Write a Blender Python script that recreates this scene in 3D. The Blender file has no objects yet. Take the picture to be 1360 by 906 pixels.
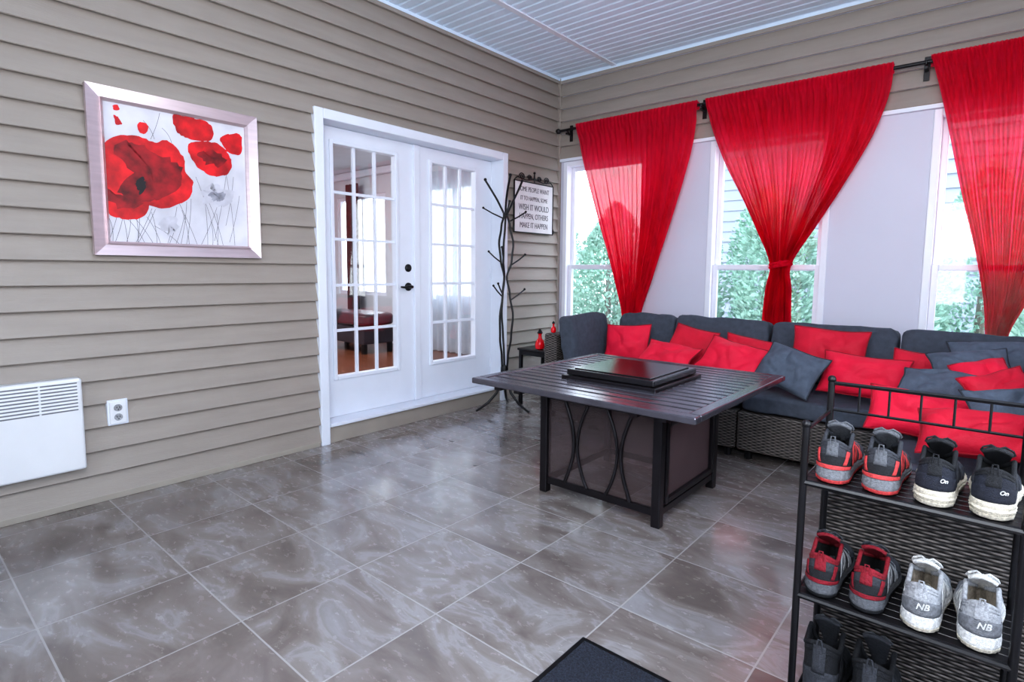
import bpy, bmesh, math, random
from mathutils import Vector, Matrix, noise
from math import sin, cos, pi, radians, sqrt
random.seed(7)
SC = bpy.context.scene
COL = SC.collection
try:
    SC.view_settings.view_transform = 'Standard'
    SC.view_settings.look = 'Medium High Contrast'
except Exception:
    pass

# ------------------------------------------------------------------ camera
FPX = 748.0; PPX, PPY = 680.0, 431.0
psi, pit, rol = radians(40.6), radians(5.5), radians(0.5)
CAM = Vector((3.37, -4.62, 1.18))
Z = Vector((0, 0, 1))
fh = Vector((-sin(psi), cos(psi), 0)); r0 = Vector((cos(psi), sin(psi), 0))
FW = fh * cos(pit) - Z * sin(pit); U0 = Z * cos(pit) + fh * sin(pit)
RT = r0 * cos(rol) + U0 * sin(rol); UP = U0 * cos(rol) - r0 * sin(rol)
cd = bpy.data.cameras.new('camera'); cam = bpy.data.objects.new('camera', cd); COL.objects.link(cam)
cd.sensor_fit = 'HORIZONTAL'; cd.sensor_width = 36; cd.lens = FPX / 1360 * 36
cd.shift_y = (PPY - 453) / 1360; cd.clip_start = 0.02
B = -FW
cam.matrix_world = Matrix(((RT.x, UP.x, B.x, CAM.x), (RT.y, UP.y, B.y, CAM.y), (RT.z, UP.z, B.z, CAM.z), (0, 0, 0, 1)))
SC.camera = cam

def ray(px, py): return FW + RT * ((px - PPX) / FPX) + UP * ((PPY - py) / FPX)
def onX(px, py, x=0.0):
    d = ray(px, py); return CAM + d * ((x - CAM.x) / d.x)
def onY(px, py, y=0.0):
    d = ray(px, py); return CAM + d * ((y - CAM.y) / d.y)
def onZ(px, py, z=0.0):
    d = ray(px, py); return CAM + d * ((z - CAM.z) / d.z)

# ------------------------------------------------------------------ materials
def lin(c):
    c = c / 255.0
    return c / 12.92 if c <= .04045 else ((c + .055) / 1.055) ** 2.4
def rgb(r, g, b): return (lin(r), lin(g), lin(b))
def mat(name, col, rough=.5, metal=0., var=.1, scale=6., bump=0., bscale=60., spec=.5, detail=4, stretch=None):
    m = bpy.data.materials.new(name); m.use_nodes = True
    nt = m.node_tree; n = nt.nodes; l = nt.links; b = n['Principled BSDF']
    tc = n.new('ShaderNodeTexCoord'); no = n.new('ShaderNodeTexNoise')
    no.inputs['Scale'].default_value = scale; no.inputs['Detail'].default_value = detail
    src = tc.outputs['Object']
    if stretch:
        mp = n.new('ShaderNodeMapping'); mp.inputs['Scale'].default_value = stretch
        l.new(src, mp.inputs['Vector']); src = mp.outputs['Vector']
    l.new(src, no.inputs['Vector'])
    rp = n.new('ShaderNodeValToRGB')
    rp.color_ramp.elements[0].position = .3; rp.color_ramp.elements[1].position = .7
    rp.color_ramp.elements[0].color = (*[max(0, c * (1 - var)) for c in col], 1)
    rp.color_ramp.elements[1].color = (*[min(1, c * (1 + var)) for c in col], 1)
    l.new(no.outputs['Fac'], rp.inputs['Fac']); l.new(rp.outputs['Color'], b.inputs['Base Color'])
    b.inputs['Roughness'].default_value = rough; b.inputs['Metallic'].default_value = metal
    b.inputs['Specular IOR Level'].default_value = spec
    if bump:
        n2 = n.new('ShaderNodeTexNoise'); n2.inputs['Scale'].default_value = bscale; n2.inputs['Detail'].default_value = 3
        l.new(src, n2.inputs['Vector'])
        bp = n.new('ShaderNodeBump'); bp.inputs['Strength'].default_value = bump; bp.inputs['Distance'].default_value = .01
        l.new(n2.outputs['Fac'], bp.inputs['Height']); l.new(bp.outputs['Normal'], b.inputs['Normal'])
    return m

def M_(nt, op, a, b=None, c=None):
    x = nt.nodes.new('ShaderNodeMath'); x.operation = op
    for i, v in enumerate((a, b, c)):
        if v is None: continue
        if isinstance(v, (int, float)): x.inputs[i].default_value = v
        else: nt.links.new(v, x.inputs[i])
    return x.outputs[0]

def floor_material():
    m = bpy.data.materials.new('glazed_stone_tile'); m.use_nodes = True
    nt = m.node_tree; n = nt.nodes; l = nt.links; b = n['Principled BSDF']
    tc = n.new('ShaderNodeTexCoord'); sp = n.new('ShaderNodeSeparateXYZ')
    l.new(tc.outputs['Object'], sp.inputs[0])
    T = .457
    u = M_(nt, 'DIVIDE', M_(nt, 'SUBTRACT', sp.outputs[0], 1.07), T)
    v = M_(nt, 'DIVIDE', M_(nt, 'SUBTRACT', sp.outputs[1], -3.85), T)
    fu = M_(nt, 'FRACT', u); fv = M_(nt, 'FRACT', v)
    eu = M_(nt, 'MINIMUM', fu, M_(nt, 'SUBTRACT', 1., fu)); ev = M_(nt, 'MINIMUM', fv, M_(nt, 'SUBTRACT', 1., fv))
    e = M_(nt, 'MINIMUM', eu, ev)
    grout = M_(nt, 'LESS_THAN', e, .0062)
    cmb = n.new('ShaderNodeCombineXYZ')
    l.new(M_(nt, 'FLOOR', u), cmb.inputs[0]); l.new(M_(nt, 'FLOOR', v), cmb.inputs[1])
    wn = n.new('ShaderNodeTexWhiteNoise'); wn.noise_dimensions = '3D'; l.new(cmb.outputs[0], wn.inputs['Vector'])
    sc = n.new('ShaderNodeVectorMath'); sc.operation = 'SCALE'; l.new(wn.outputs['Color'], sc.inputs[0]); sc.inputs['Scale'].default_value = 20
    ad = n.new('ShaderNodeVectorMath'); ad.operation = 'ADD'; l.new(tc.outputs['Object'], ad.inputs[0]); l.new(sc.outputs[0], ad.inputs[1])
    mp = n.new('ShaderNodeMapping'); mp.inputs['Scale'].default_value = (1.0, 2.0, 1); mp.inputs['Rotation'].default_value = (0, 0, .5)
    l.new(ad.outputs[0], mp.inputs['Vector'])
    n1 = n.new('ShaderNodeTexNoise'); n1.inputs['Scale'].default_value = 2.3; n1.inputs['Detail'].default_value = 6; n1.inputs['Roughness'].default_value = .56; n1.inputs['Distortion'].default_value = 1.2
    l.new(mp.outputs[0], n1.inputs['Vector'])
    n2 = n.new('ShaderNodeTexNoise'); n2.inputs['Scale'].default_value = 22; n2.inputs['Detail'].default_value = 4; n2.inputs['Roughness'].default_value = .6
    l.new(mp.outputs[0], n2.inputs['Vector'])
    f = M_(nt, 'ADD', M_(nt, 'MULTIPLY', n1.outputs['Fac'], .94), M_(nt, 'MULTIPLY', n2.outputs['Fac'], .06))
    f = M_(nt, 'ADD', f, M_(nt, 'MULTIPLY', M_(nt, 'SUBTRACT', wn.outputs['Value'], .5), .07))
    rp = n.new('ShaderNodeValToRGB'); cr = rp.color_ramp
    cr.elements[0].position = .28; cr.elements[0].color = (*rgb(104, 96, 93), 1)
    cr.elements[1].position = .74; cr.elements[1].color = (*rgb(164, 162, 166), 1)
    for p, c in ((.40, rgb(121, 112, 108)), (.47, rgb(134, 125, 122)), (.525, rgb(142, 135, 133)), (.565, rgb(158, 154, 155)), (.61, rgb(140, 134, 134)), (.67, rgb(150, 146, 148))):
        x = cr.elements.new(p); x.color = (*c, 1)
    l.new(f, rp.inputs['Fac'])
    mx = n.new('ShaderNodeMix'); mx.data_type = 'RGBA'
    l.new(grout, mx.inputs['Factor']); l.new(rp.outputs['Color'], mx.inputs[6]); mx.inputs[7].default_value = (*rgb(170, 166, 166), 1)
    l.new(mx.outputs[2], b.inputs['Base Color'])
    rr = M_(nt, 'ADD', .2, M_(nt, 'MULTIPLY', n2.outputs['Fac'], .12))
    l.new(M_(nt, 'MAXIMUM', rr, M_(nt, 'MULTIPLY', grout, .7)), b.inputs['Roughness'])
    b.inputs['Coat Weight'].default_value = .8; b.inputs['Coat Roughness'].default_value = .14
    bp = n.new('ShaderNodeBump'); bp.inputs['Strength'].default_value = .22; bp.inputs['Distance'].default_value = .006
    h = M_(nt, 'ADD', M_(nt, 'MINIMUM', M_(nt, 'MULTIPLY', e, 40.), .6), M_(nt, 'MULTIPLY', n2.outputs['Fac'], .05))
    l.new(h, bp.inputs['Height']); l.new(bp.outputs['Normal'], b.inputs['Normal'])
    return m

def wicker_material(name, dark, light):
    m = bpy.data.materials.new(name); m.use_nodes = True
    nt = m.node_tree; n = nt.nodes; l = nt.links; b = n['Principled BSDF']
    tc = n.new('ShaderNodeTexCoord'); sp = n.new('ShaderNodeSeparateXYZ'); l.new(tc.outputs['Object'], sp.inputs[0])
    ge = n.new('ShaderNodeNewGeometry'); sn = n.new('ShaderNodeSeparateXYZ'); l.new(ge.outputs['Normal'], sn.inputs[0])
    up = M_(nt, 'GREATER_THAN', M_(nt, 'ABSOLUTE', sn.outputs[2]), .7)
    side = M_(nt, 'ADD', sp.outputs[0], sp.outputs[1])
    u = M_(nt, 'ADD', M_(nt, 'MULTIPLY', up, sp.outputs[0]), M_(nt, 'MULTIPLY', M_(nt, 'SUBTRACT', 1., up), side))
    v = M_(nt, 'ADD', M_(nt, 'MULTIPLY', up, sp.outputs[1]), M_(nt, 'MULTIPLY', M_(nt, 'SUBTRACT', 1., up), sp.outputs[2]))
    vp = M_(nt, 'DIVIDE', v, .0095); fl = M_(nt, 'FLOOR', vp)
    s1 = M_(nt, 'ABSOLUTE', M_(nt, 'SINE', M_(nt, 'MULTIPLY', vp, pi)))
    ph = M_(nt, 'ADD', M_(nt, 'MULTIPLY', u, 2 * pi / .055), M_(nt, 'MULTIPLY', fl, pi))
    s2 = M_(nt, 'ADD', .62, M_(nt, 'MULTIPLY', M_(nt, 'SINE', ph), .38))
    h = M_(nt, 'MULTIPLY', s1, s2)
    no = n.new('ShaderNodeTexNoise'); no.inputs['Scale'].default_value = 40; l.new(tc.outputs['Object'], no.inputs['Vector'])
    rp = n.new('ShaderNodeValToRGB'); rp.color_ramp.elements[0].color = (*dark, 1); rp.color_ramp.elements[1].color = (*light, 1)
    rp.color_ramp.elements[0].position = .1; rp.color_ramp.elements[1].position = .88
    l.new(M_(nt, 'MULTIPLY', h, M_(nt, 'ADD', .45, M_(nt, 'MULTIPLY', no.outputs['Fac'], 1.0))), rp.inputs['Fac'])
    l.new(rp.outputs['Color'], b.inputs['Base Color']); b.inputs['Roughness'].default_value = .55
    b.inputs['Specular IOR Level'].default_value = .35
    bp = n.new('ShaderNodeBump'); bp.inputs['Strength'].default_value = .7; bp.inputs['Distance'].default_value = .006
    l.new(h, bp.inputs['Height']); l.new(bp.outputs['Normal'], b.inputs['Normal'])
    return m

def mix_transparent(name, col, fac, rough=.3, glossy=False, translucent=0., tcol=None, crinkle=0.):
    """real see-through surface: part diffuse/gloss, part transparent"""
    m = mat(name, col, rough=rough)
    nt = m.node_tree; n = nt.nodes; l = nt.links; b = n['Principled BSDF']; out = n['Material Output']
    sh = b.outputs[0]
    if glossy:
        g = n.new('ShaderNodeBsdfGlossy'); g.inputs['Roughness'].default_value = .03; g.inputs['Color'].default_value = (1, 1, 1, 1); sh = g.outputs[0]
    if translucent:
        b.inputs['Specular IOR Level'].default_value = .05
        t = n.new('ShaderNodeBsdfTranslucent'); t.inputs['Color'].default_value = (*(tcol or col), 1)
        mt = n.new('ShaderNodeMixShader'); mt.inputs[0].default_value = translucent
        l.new(sh, mt.inputs[1]); l.new(t.outputs[0], mt.inputs[2]); sh = mt.outputs[0]
        if crinkle:
            # crinkled weave: long vertical creases plus fine cross puckers
            tc = n.new('ShaderNodeTexCoord'); mp = n.new('ShaderNodeMapping'); mp.inputs['Scale'].default_value = (46, 4, 3.5)
            l.new(tc.outputs['Object'], mp.inputs['Vector'])
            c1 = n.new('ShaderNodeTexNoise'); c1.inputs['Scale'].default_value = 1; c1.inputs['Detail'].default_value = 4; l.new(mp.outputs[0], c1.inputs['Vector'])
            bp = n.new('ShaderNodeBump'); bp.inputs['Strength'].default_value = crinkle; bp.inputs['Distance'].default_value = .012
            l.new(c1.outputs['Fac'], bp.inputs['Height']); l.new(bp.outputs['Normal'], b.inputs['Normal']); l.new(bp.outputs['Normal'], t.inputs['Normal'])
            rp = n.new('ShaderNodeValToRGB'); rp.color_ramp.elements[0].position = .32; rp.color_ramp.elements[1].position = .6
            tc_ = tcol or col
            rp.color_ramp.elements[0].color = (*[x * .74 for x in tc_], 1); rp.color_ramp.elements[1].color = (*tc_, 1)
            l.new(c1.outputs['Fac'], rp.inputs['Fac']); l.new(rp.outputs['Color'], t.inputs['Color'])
    tr = n.new('ShaderNodeBsdfTransparent'); mx = n.new('ShaderNodeMixShader'); mx.inputs[0].default_value = fac
    l.new(sh, mx.inputs[1]); l.new(tr.outputs[0], mx.inputs[2]); l.new(mx.outputs[0], out.inputs['Surface'])
    return m

MT = {}
MT['floor'] = floor_material()
MT['siding'] = mat('taupe_vinyl_siding', rgb(156, 147, 139), .42, var=.05, scale=3, bump=.12, bscale=30, stretch=(1, 1, 8))
MT['sill'] = mat('beige_sill_board', rgb(162, 154, 145), .5, var=.05)
MT['alum'] = mat('beige_edge_strip', rgb(164, 157, 147), .45, var=.06)
MT['white'] = mat('white_paint', rgb(226, 231, 242), .35, var=.02)
MT['panelwall'] = mat('pale_grey_wall_board', rgb(205, 204, 219), .5, var=.02, scale=2)
MT['ceil'] = mat('white_vinyl_ceiling', rgb(218, 234, 250), .4, var=.03)
MT['vinyl'] = mat('white_window_vinyl', rgb(232, 234, 244), .3, var=.02)
MT['glass'] = mix_transparent('window_glass', (1, 1, 1), .94, glossy=True)
MT['black'] = mat('black_metal', rgb(28, 27, 30), .38, .3, var=.2, scale=20)
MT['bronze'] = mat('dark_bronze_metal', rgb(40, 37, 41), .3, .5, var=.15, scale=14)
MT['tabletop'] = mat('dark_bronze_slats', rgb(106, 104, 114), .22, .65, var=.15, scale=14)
MT['lid'] = mat('black_lid', rgb(46, 44, 48), .16, .35, var=.2, scale=10)
MT['mesh'] = mix_transparent('brown_sling_mesh', rgb(108, 88, 90), .28, rough=.6)
MT['mesh_f'] = mix_transparent('sheer_brown_sling_mesh', rgb(96, 82, 84), .72, rough=.6)
MT['wicker'] = wicker_material('grey_wicker', rgb(14, 13, 13), rgb(132, 123, 119))
MT['charcoal'] = mat('charcoal_fabric', rgb(68, 74, 86), .85, var=.16, scale=30, bump=.3, bscale=220)
MT['slate'] = mat('slate_grey_fabric', rgb(84, 93, 108), .85, var=.16, scale=30, bump=.3, bscale=220)
MT['red'] = mat('crimson_pillow_fabric', rgb(226, 20, 62), .75, var=.1, scale=8, bump=.2, bscale=90)
MT['red_shaded'] = mat('shaded_crimson_pillow_fabric', rgb(204, 16, 52), .75, var=.12, scale=8, bump=.2, bscale=90)  # crimson again, darkened to put shading differences between heaped pillows into colour
MT['seam_r'] = mat('dark_red_seam', rgb(150, 8, 34), .8)
MT['seam_s'] = mat('dark_slate_seam', rgb(48, 53, 62), .8)
MT['curtain'] = mix_transparent('red_voile', rgb(238, 28, 66), .06, rough=.9, translucent=.6, tcol=rgb(255, 66, 108), crinkle=.4)
MT['mat'] = mat('dark_carpet_pile', rgb(44, 48, 60), .95, var=.5, scale=150, bump=.9, bscale=220)
MT['heater'] = mat('white_enamel', rgb(228, 230, 234), .3, var=.02)
MT['dark'] = mat('grille_gap', rgb(120, 122, 130), .6)
MT['frame'] = mat('brushed_rose_silver', rgb(212, 194, 198), .3, .65, var=.07, scale=5, stretch=(1, 1, 10))
MT['canvas'] = mat('print_ground', rgb(206, 205, 214), .6, var=.16, scale=5, detail=7)
MT['smudge'] = mat('grey_ink_wash', rgb(150, 150, 162), .6, var=.35, scale=22, detail=8)
MT['smudge2'] = mat('pale_ink_wash', rgb(190, 189, 199), .6, var=.14, scale=18, detail=8)
MT['poppy'] = mat('poppy_red_print', rgb(200, 16, 26), .55, var=.55, scale=10, detail=10)
MT['poppy_d'] = mat('poppy_dark_red_print', rgb(140, 8, 20), .55, var=.7, scale=14, detail=10)
MT['ink'] = mat('black_ink', rgb(28, 24, 28), .6)
MT['stalk'] = mat('grey_ink_stalk', rgb(84, 82, 90), .6)
MT['board'] = mat('sign_white_board', rgb(222, 221, 224), .5, var=.05, scale=10)
MT['letters'] = mat('sign_black_lettering', rgb(84, 82, 88), .6)
MT['redglass'] = mat('red_glass', rgb(216, 14, 30), .12, var=.2)
MT['wood'] = mat('reddish_wood_floor', rgb(136, 80, 56), .25, var=.3, scale=5, stretch=(1, 8, 1))
MT['interior'] = mat('pale_interior_paint', rgb(216, 219, 226), .6, var=.03)
MT['drape'] = mat('brown_drape', rgb(62, 55, 57), .8, var=.2, scale=10)
MT['sheer'] = mix_transparent('white_sheer', rgb(226, 233, 242), .12, rough=.8, translucent=.4)
MT['leather'] = mat('dark_leather', rgb(56, 48, 54), .35, var=.15)
MT['leaf'] = mat('cedar_leaf', rgb(160, 194, 176), .7, var=.32, scale=4)
MT['bark'] = mat('bark', rgb(130, 120, 110), .9)
MT['neighbour'] = mat('neighbour_grey_siding', rgb(142, 149, 162), .6, var=.04, scale=2)
MT['ground'] = mat('pale_bounce_ground', rgb(196, 196, 198), .9, var=.1, scale=3)  # paleness added to bounce outdoor light up onto the ceiling
for k, c, r in (('s_black', (28, 29, 34), .7), ('s_grey', (122, 124, 130), .75), ('s_lgrey', (168, 170, 176), .75), ('s_coral', (212, 72, 74), .6),
                ('s_cream', (214, 206, 190), .6), ('s_white', (222, 222, 222), .6), ('s_red', (136, 18, 38), .65), ('s_char', (60, 62, 69), .75),
                ('s_navy', (34, 37, 50), .75), ('s_lining', (20, 20, 22), .9), ('s_mgrey', (98, 100, 106), .8), ('s_insole', (150, 140, 128), .9)):
    MT[k] = mat('shoe_' + k[2:], rgb(*c), r, var=.28, scale=150, bump=.6, bscale=480)

# ------------------------------------------------------------------ mesh building
def origin(o):
    v = Vector((0, 0, 0))
    while o is not None:
        v += o.location; o = o.parent
    return v

class MB:
    def __init__(s): s.v = []; s.f = []
    def add(s, vs, fs, M=None):
        o = len(s.v)
        s.v += [(M @ Vector(p)) if M is not None else Vector(p) for p in vs]
        s.f += [tuple(i + o for i in f) for f in fs]; return s
    def box(s, x0, x1, y0, y1, z0, z1, M=None):
        return s.add([(x0, y0, z0), (x1, y0, z0), (x1, y1, z0), (x0, y1, z0), (x0, y0, z1), (x1, y0, z1), (x1, y1, z1), (x0, y1, z1)],
                     [(0, 3, 2, 1), (4, 5, 6, 7), (0, 1, 5, 4), (1, 2, 6, 5), (2, 3, 7, 6), (3, 0, 4, 7)], M)
    def tube(s, pts, r, n=8, closed=False):
        pts = [Vector(p) for p in pts]; k = len(pts)
        rs = r if isinstance(r, (list, tuple)) else [r] * k
        ref = None; vs = []
        for i, p in enumerate(pts):
            a = pts[(i - 1) % k] if (closed or i > 0) else p
            b = pts[(i + 1) % k] if (closed or i < k - 1) else p
            t = (b - a).normalized()
            if ref is None: ref = t.orthogonal().normalized()
            ref = (ref - t * ref.dot(t)); ref = ref.normalized() if ref.length > 1e-6 else t.orthogonal().normalized()
            bi = t.cross(ref)
            for j in range(n):
                an = 2 * pi * j / n
                vs.append(p + (ref * cos(an) + bi * sin(an)) * rs[i])
        fs = []
        for i in range(k if closed else k - 1):
            for j in range(n):
                a = i * n + j; b = i * n + (j + 1) % n; c = ((i + 1) % k) * n
                fs.append((a, b, c + (j + 1) % n, c + j))
        if not closed:
            fs.append(tuple(range(n - 1, -1, -1))); fs.append(tuple(range((k - 1) * n, k * n)))
        return s.add(vs, fs)
    def lathe(s, prof, c=(0, 0, 0), n=20, M=None):
        c = Vector(c); vs = []; fs = []
        for (r, z) in prof:
            for j in range(n): vs.append(c + Vector((r * cos(2 * pi * j / n), r * sin(2 * pi * j / n), z)))
        for i in range(len(prof) - 1):
            for j in range(n):
                fs.append((i * n + j, i * n + (j + 1) % n, (i + 1) * n + (j + 1) % n, (i + 1) * n + j))
        fs.append(tuple(range(n - 1, -1, -1))); fs.append(tuple(range((len(prof) - 1) * n, len(prof) * n)))
        return s.add(vs, fs, M)
    def ball(s, c, r, n=10):
        return s.lathe([(max(.0005, r * sin(pi * i / 8)), -r * cos(pi * i / 8)) for i in range(9)], c, n)
    def grid(s, f, nu, nv, closed_u=False):
        vs = [f(i / nu, j / nv) for j in range(nv + 1) for i in range(nu + (0 if closed_u else 1))]
        w = nu if closed_u else nu + 1; fs = []
        for j in range(nv):
            for i in range(nu):
                i2 = (i + 1) % w if closed_u else i + 1
                fs.append((j * w + i, j * w + i2, (j + 1) * w + i2, (j + 1) * w + i))
        return s.add(vs, fs)
    def build(s, name, m, parent=None, world=False, smooth=False, bevel=0., seg=2, solid=0., sub=0, merge=0., fix=True):
        vs = [Vector(p) for p in s.v]; loc = Vector((0, 0, 0))
        if parent is None:
            xs = [p.x for p in vs]; ys = [p.y for p in vs]; zs = [p.z for p in vs]
            loc = Vector(((min(xs) + max(xs)) / 2, (min(ys) + max(ys)) / 2, min(zs)))
            if getattr(s, 'keep0', False): loc = Vector((0, 0, 0))
            off = loc
        else:
            off = origin(parent) if world else Vector((0, 0, 0))
        me = bpy.data.meshes.new(name); me.from_pydata([p - off for p in vs], [], s.f)
        if fix or merge:
            bm = bmesh.new(); bm.from_mesh(me)
            if merge: bmesh.ops.remove_doubles(bm, verts=bm.verts, dist=merge)
            if fix: bmesh.ops.recalc_face_normals(bm, faces=bm.faces)
            bm.to_mesh(me); bm.free()
        me.materials.append(m)
        if smooth:
            for p in me.polygons: p.use_smooth = True
            try: me.set_sharp_from_angle(angle=radians(50))
            except Exception: pass
        o = bpy.data.objects.new(name, me); COL.objects.link(o); o.location = loc
        if parent is not None: o.parent = parent
        if solid:
            q = o.modifiers.new('solid', 'SOLIDIFY'); q.thickness = solid; q.offset = 0
        if bevel:
            q = o.modifiers.new('bevel', 'BEVEL'); q.width = bevel; q.segments = seg; q.limit_method = 'ANGLE'; q.angle_limit = radians(40)
        if sub:
            q = o.modifiers.new('sub', 'SUBSURF'); q.levels = sub; q.render_levels = sub
        return o

def tag(o, label, cat, group=None):
    o['label'] = label; o['category'] = cat
    if group: o['group'] = group
    return o
def thing(name, label, cat, loc, rz=0., group=None):
    o = bpy.data.objects.new(name, None); COL.objects.link(o); o.empty_display_size = .1
    o.location = loc; o.rotation_euler = (0, 0, rz); return tag(o, label, cat, group)
def sroot(name, loc):
    o = bpy.data.objects.new(name, None); COL.objects.link(o); o.location = loc; o['kind'] = 'structure'; return o
def struct(mb, name, m, **k):
    mb.keep0 = True
    o = mb.build(name, m, **k); o['kind'] = 'structure'; return o
def copy_tree(o, parent=None):
    c = o.copy(); COL.objects.link(c)
    if parent is not None: c.parent = parent
    for ch in list(o.children): copy_tree(ch, c)
    return c
def text_obj(name, body, size, M, m, parent, ext=.0008, align='CENTER', space=1.0, shear=0., fat=0.):
    cu = bpy.data.curves.new(name, 'FONT'); cu.body = body; cu.size = size; cu.extrude = ext
    cu.align_x = align; cu.align_y = 'CENTER'; cu.space_line = space; cu.shear = shear; cu.offset = fat
    t = bpy.data.objects.new(name + '_tmp', cu); COL.objects.link(t)
    dg = bpy.context.evaluated_depsgraph_get(); me = bpy.data.meshes.new_from_object(t.evaluated_get(dg))
    bpy.data.objects.remove(t); bpy.data.curves.remove(cu)
    me.transform(M); me.materials.clear(); me.materials.append(m); me.name = name
    o = bpy.data.objects.new(name, me); COL.objects.link(o); o.parent = parent
    return o

def rounded(w, d, h, n=6., N=9, puff=.12, seed=0, wr=.006):
    bm = bmesh.new(); bmesh.ops.create_cube(bm, size=2)
    bmesh.ops.subdivide_edges(bm, edges=bm.edges[:], cuts=N, use_grid_fill=True)
    bm.verts.ensure_lookup_table(); vs = []
    for v in bm.verts:
        p = v.co; q = p / ((abs(p.x) ** n + abs(p.y) ** n + abs(p.z) ** n) ** (1 / n))
        x, y, z = q.x * w / 2, q.y * d / 2, q.z * h / 2
        z *= 1 + puff * (1 - q.x ** 2) * (1 - q.y ** 2)
        nn = noise.noise(Vector((x * 5 + seed * 3.1, y * 5, z * 5))) * wr - abs(noise.noise(Vector((x * 11 + seed * 1.7, y * 11, z * 6)))) * wr * .9
        vs.append(Vector((x + q.x * nn, y + q.y * nn, z + q.z * nn)))
    fs = [tuple(v.index for v in f.verts) for f in bm.faces]; bm.free()
    return vs, fs

def pillow(w, h, t, seed=0, N=26):
    vs = []; fs = []; idx = {}
    def co(i, j, s):
        u = -1 + 2 * i / N; v = -1 + 2 * j / N
        e = max(0, (1 - u ** 2)) ** .5 * max(0, (1 - v ** 2)) ** .5
        x = u * w / 2 * (1 - .08 * (1 - v * v)); y = v * h / 2 * (1 - .08 * (1 - u * u))
        wr = noise.noise(Vector((x * 9 + seed * 7.7, y * 9, s * 2))) * .018
        # creases: narrow valleys running diagonally
        cz = abs(noise.noise(Vector((x * 7 + y * 5 + seed * 3.3, y * 6 - x * 4, s * 3 + seed))))
        wr -= .015 * max(0, 1 - cz * 5) ** 1.5
        wr += noise.noise(Vector((x * 30 + seed, y * 30, s))) * .004
        sag = noise.noise(Vector((u * 1.2 + seed * 2.3, v * 1.2, 5))) * .025
        return Vector((x, s * (t / 2 * e + wr * e) + sag, y))
    for s in (-1, 1):
        for j in range(N + 1):
            for i in range(N + 1):
                edge = i in (0, N) or j in (0, N)
                key = (i, j, 0 if edge else s)
                if key not in idx: idx[key] = len(vs); vs.append(co(i, j, s) if not edge else co(i, j, 1))
    g = lambda i, j, s: idx[(i, j, 0 if (i in (0, N) or j in (0, N)) else s)]
    for s in (-1, 1):
        for j in range(N):
            for i in range(N):
                q = (g(i, j, s), g(i + 1, j, s), g(i + 1, j + 1, s), g(i, j + 1, s))
                fs.append(q if s < 0 else q[::-1])
    border = [g(i, 0, 0) for i in range(N)] + [g(N, j, 0) for j in range(N)] + [g(i, N, 0) for i in range(N, 0, -1)] + [g(0, j, 0) for j in range(N, 0, -1)]
    return vs, fs, border

H = 3.03; XR = 4.35; YB = -6.5
# ================================================================== SETTING
mb = MB().box(-.0, XR, YB, 0, -.1, 0); struct(mb, 'floor', MT['floor'])
# ceiling : ribbed vinyl panels, ribs along x
mb = MB(); y = YB; P = .085
while y < 0:
    y1 = min(0, y + P)
    mb.add([(0, y, H + .014), (XR, y, H + .014), (XR, y + .012, H), (0, y + .012, H), (XR, y1 - .010, H), (0, y1 - .010, H), (XR, y1, H + .014), (0, y1, H + .014)],
           [(0, 1, 2, 3), (3, 2, 4, 5), (5, 4, 6, 7)])
    y += P
mb.box(0, XR, YB, 0, H + .02, H + .1)
ce = struct(mb, 'ceiling', MT['ceil'])
MB().box(.6, .645, YB, 0, H - .008, H + .005).build('ceiling_seam_strip', MT['white'], ce)
struct(MB().box(0, .03, YB, 0, H - .022, H + .01).box(0.03, XR, -.03, 0, H - .022, H + .01), 'trim_4', MT['ceil'])

def siding(mb, wall, a0, a1, z0, z1, holes=(), c=.118, dep=.032):
    pt = (lambda a, d, z: (d, a, z)) if wall == 'x' else (lambda a, d, z: (a, -d, z))
    z = z0
    while z < z1 - 1e-4:
        zt = min(z1, z + c)
        def dd(q): return .002 + dep * max(0, 1 - (q - z) / c)
        segs = [(a0, a1, z, zt)]
        for (ha, hb, hz0, hz1) in holes:
            new = []
            for (p, q, s0, s1) in segs:
                if q <= ha or p >= hb or s1 <= hz0 or s0 >= hz1: new.append((p, q, s0, s1)); continue
                if p < ha: new.append((p, ha, s0, s1))
                if q > hb: new.append((hb, q, s0, s1))
                if s0 < hz0: new.append((max(p, ha), min(q, hb), s0, hz0))
                if s1 > hz1: new.append((max(p, ha), min(q, hb), hz1, s1))
            segs = new
        for (p, q, s0, s1) in segs:
            d0, d1 = dd(s0), dd(s1)
            mb.add([pt(p, d0, s0), pt(q, d0, s0), pt(q, d1, s1), pt(p, d1, s1)], [(0, 1, 2, 3)])
            # rolled bottom lip with an undercut behind it
            mb.add([pt(p, d0, s0), pt(q, d0, s0), pt(q, d0 - .004, s0 - .004), pt(p, d0 - .004, s0 - .004), pt(q, .001, s0 + .014), pt(p, .001, s0 + .014)], [(0, 1, 2, 3), (3, 2, 4, 5)])
        z = zt
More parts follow.
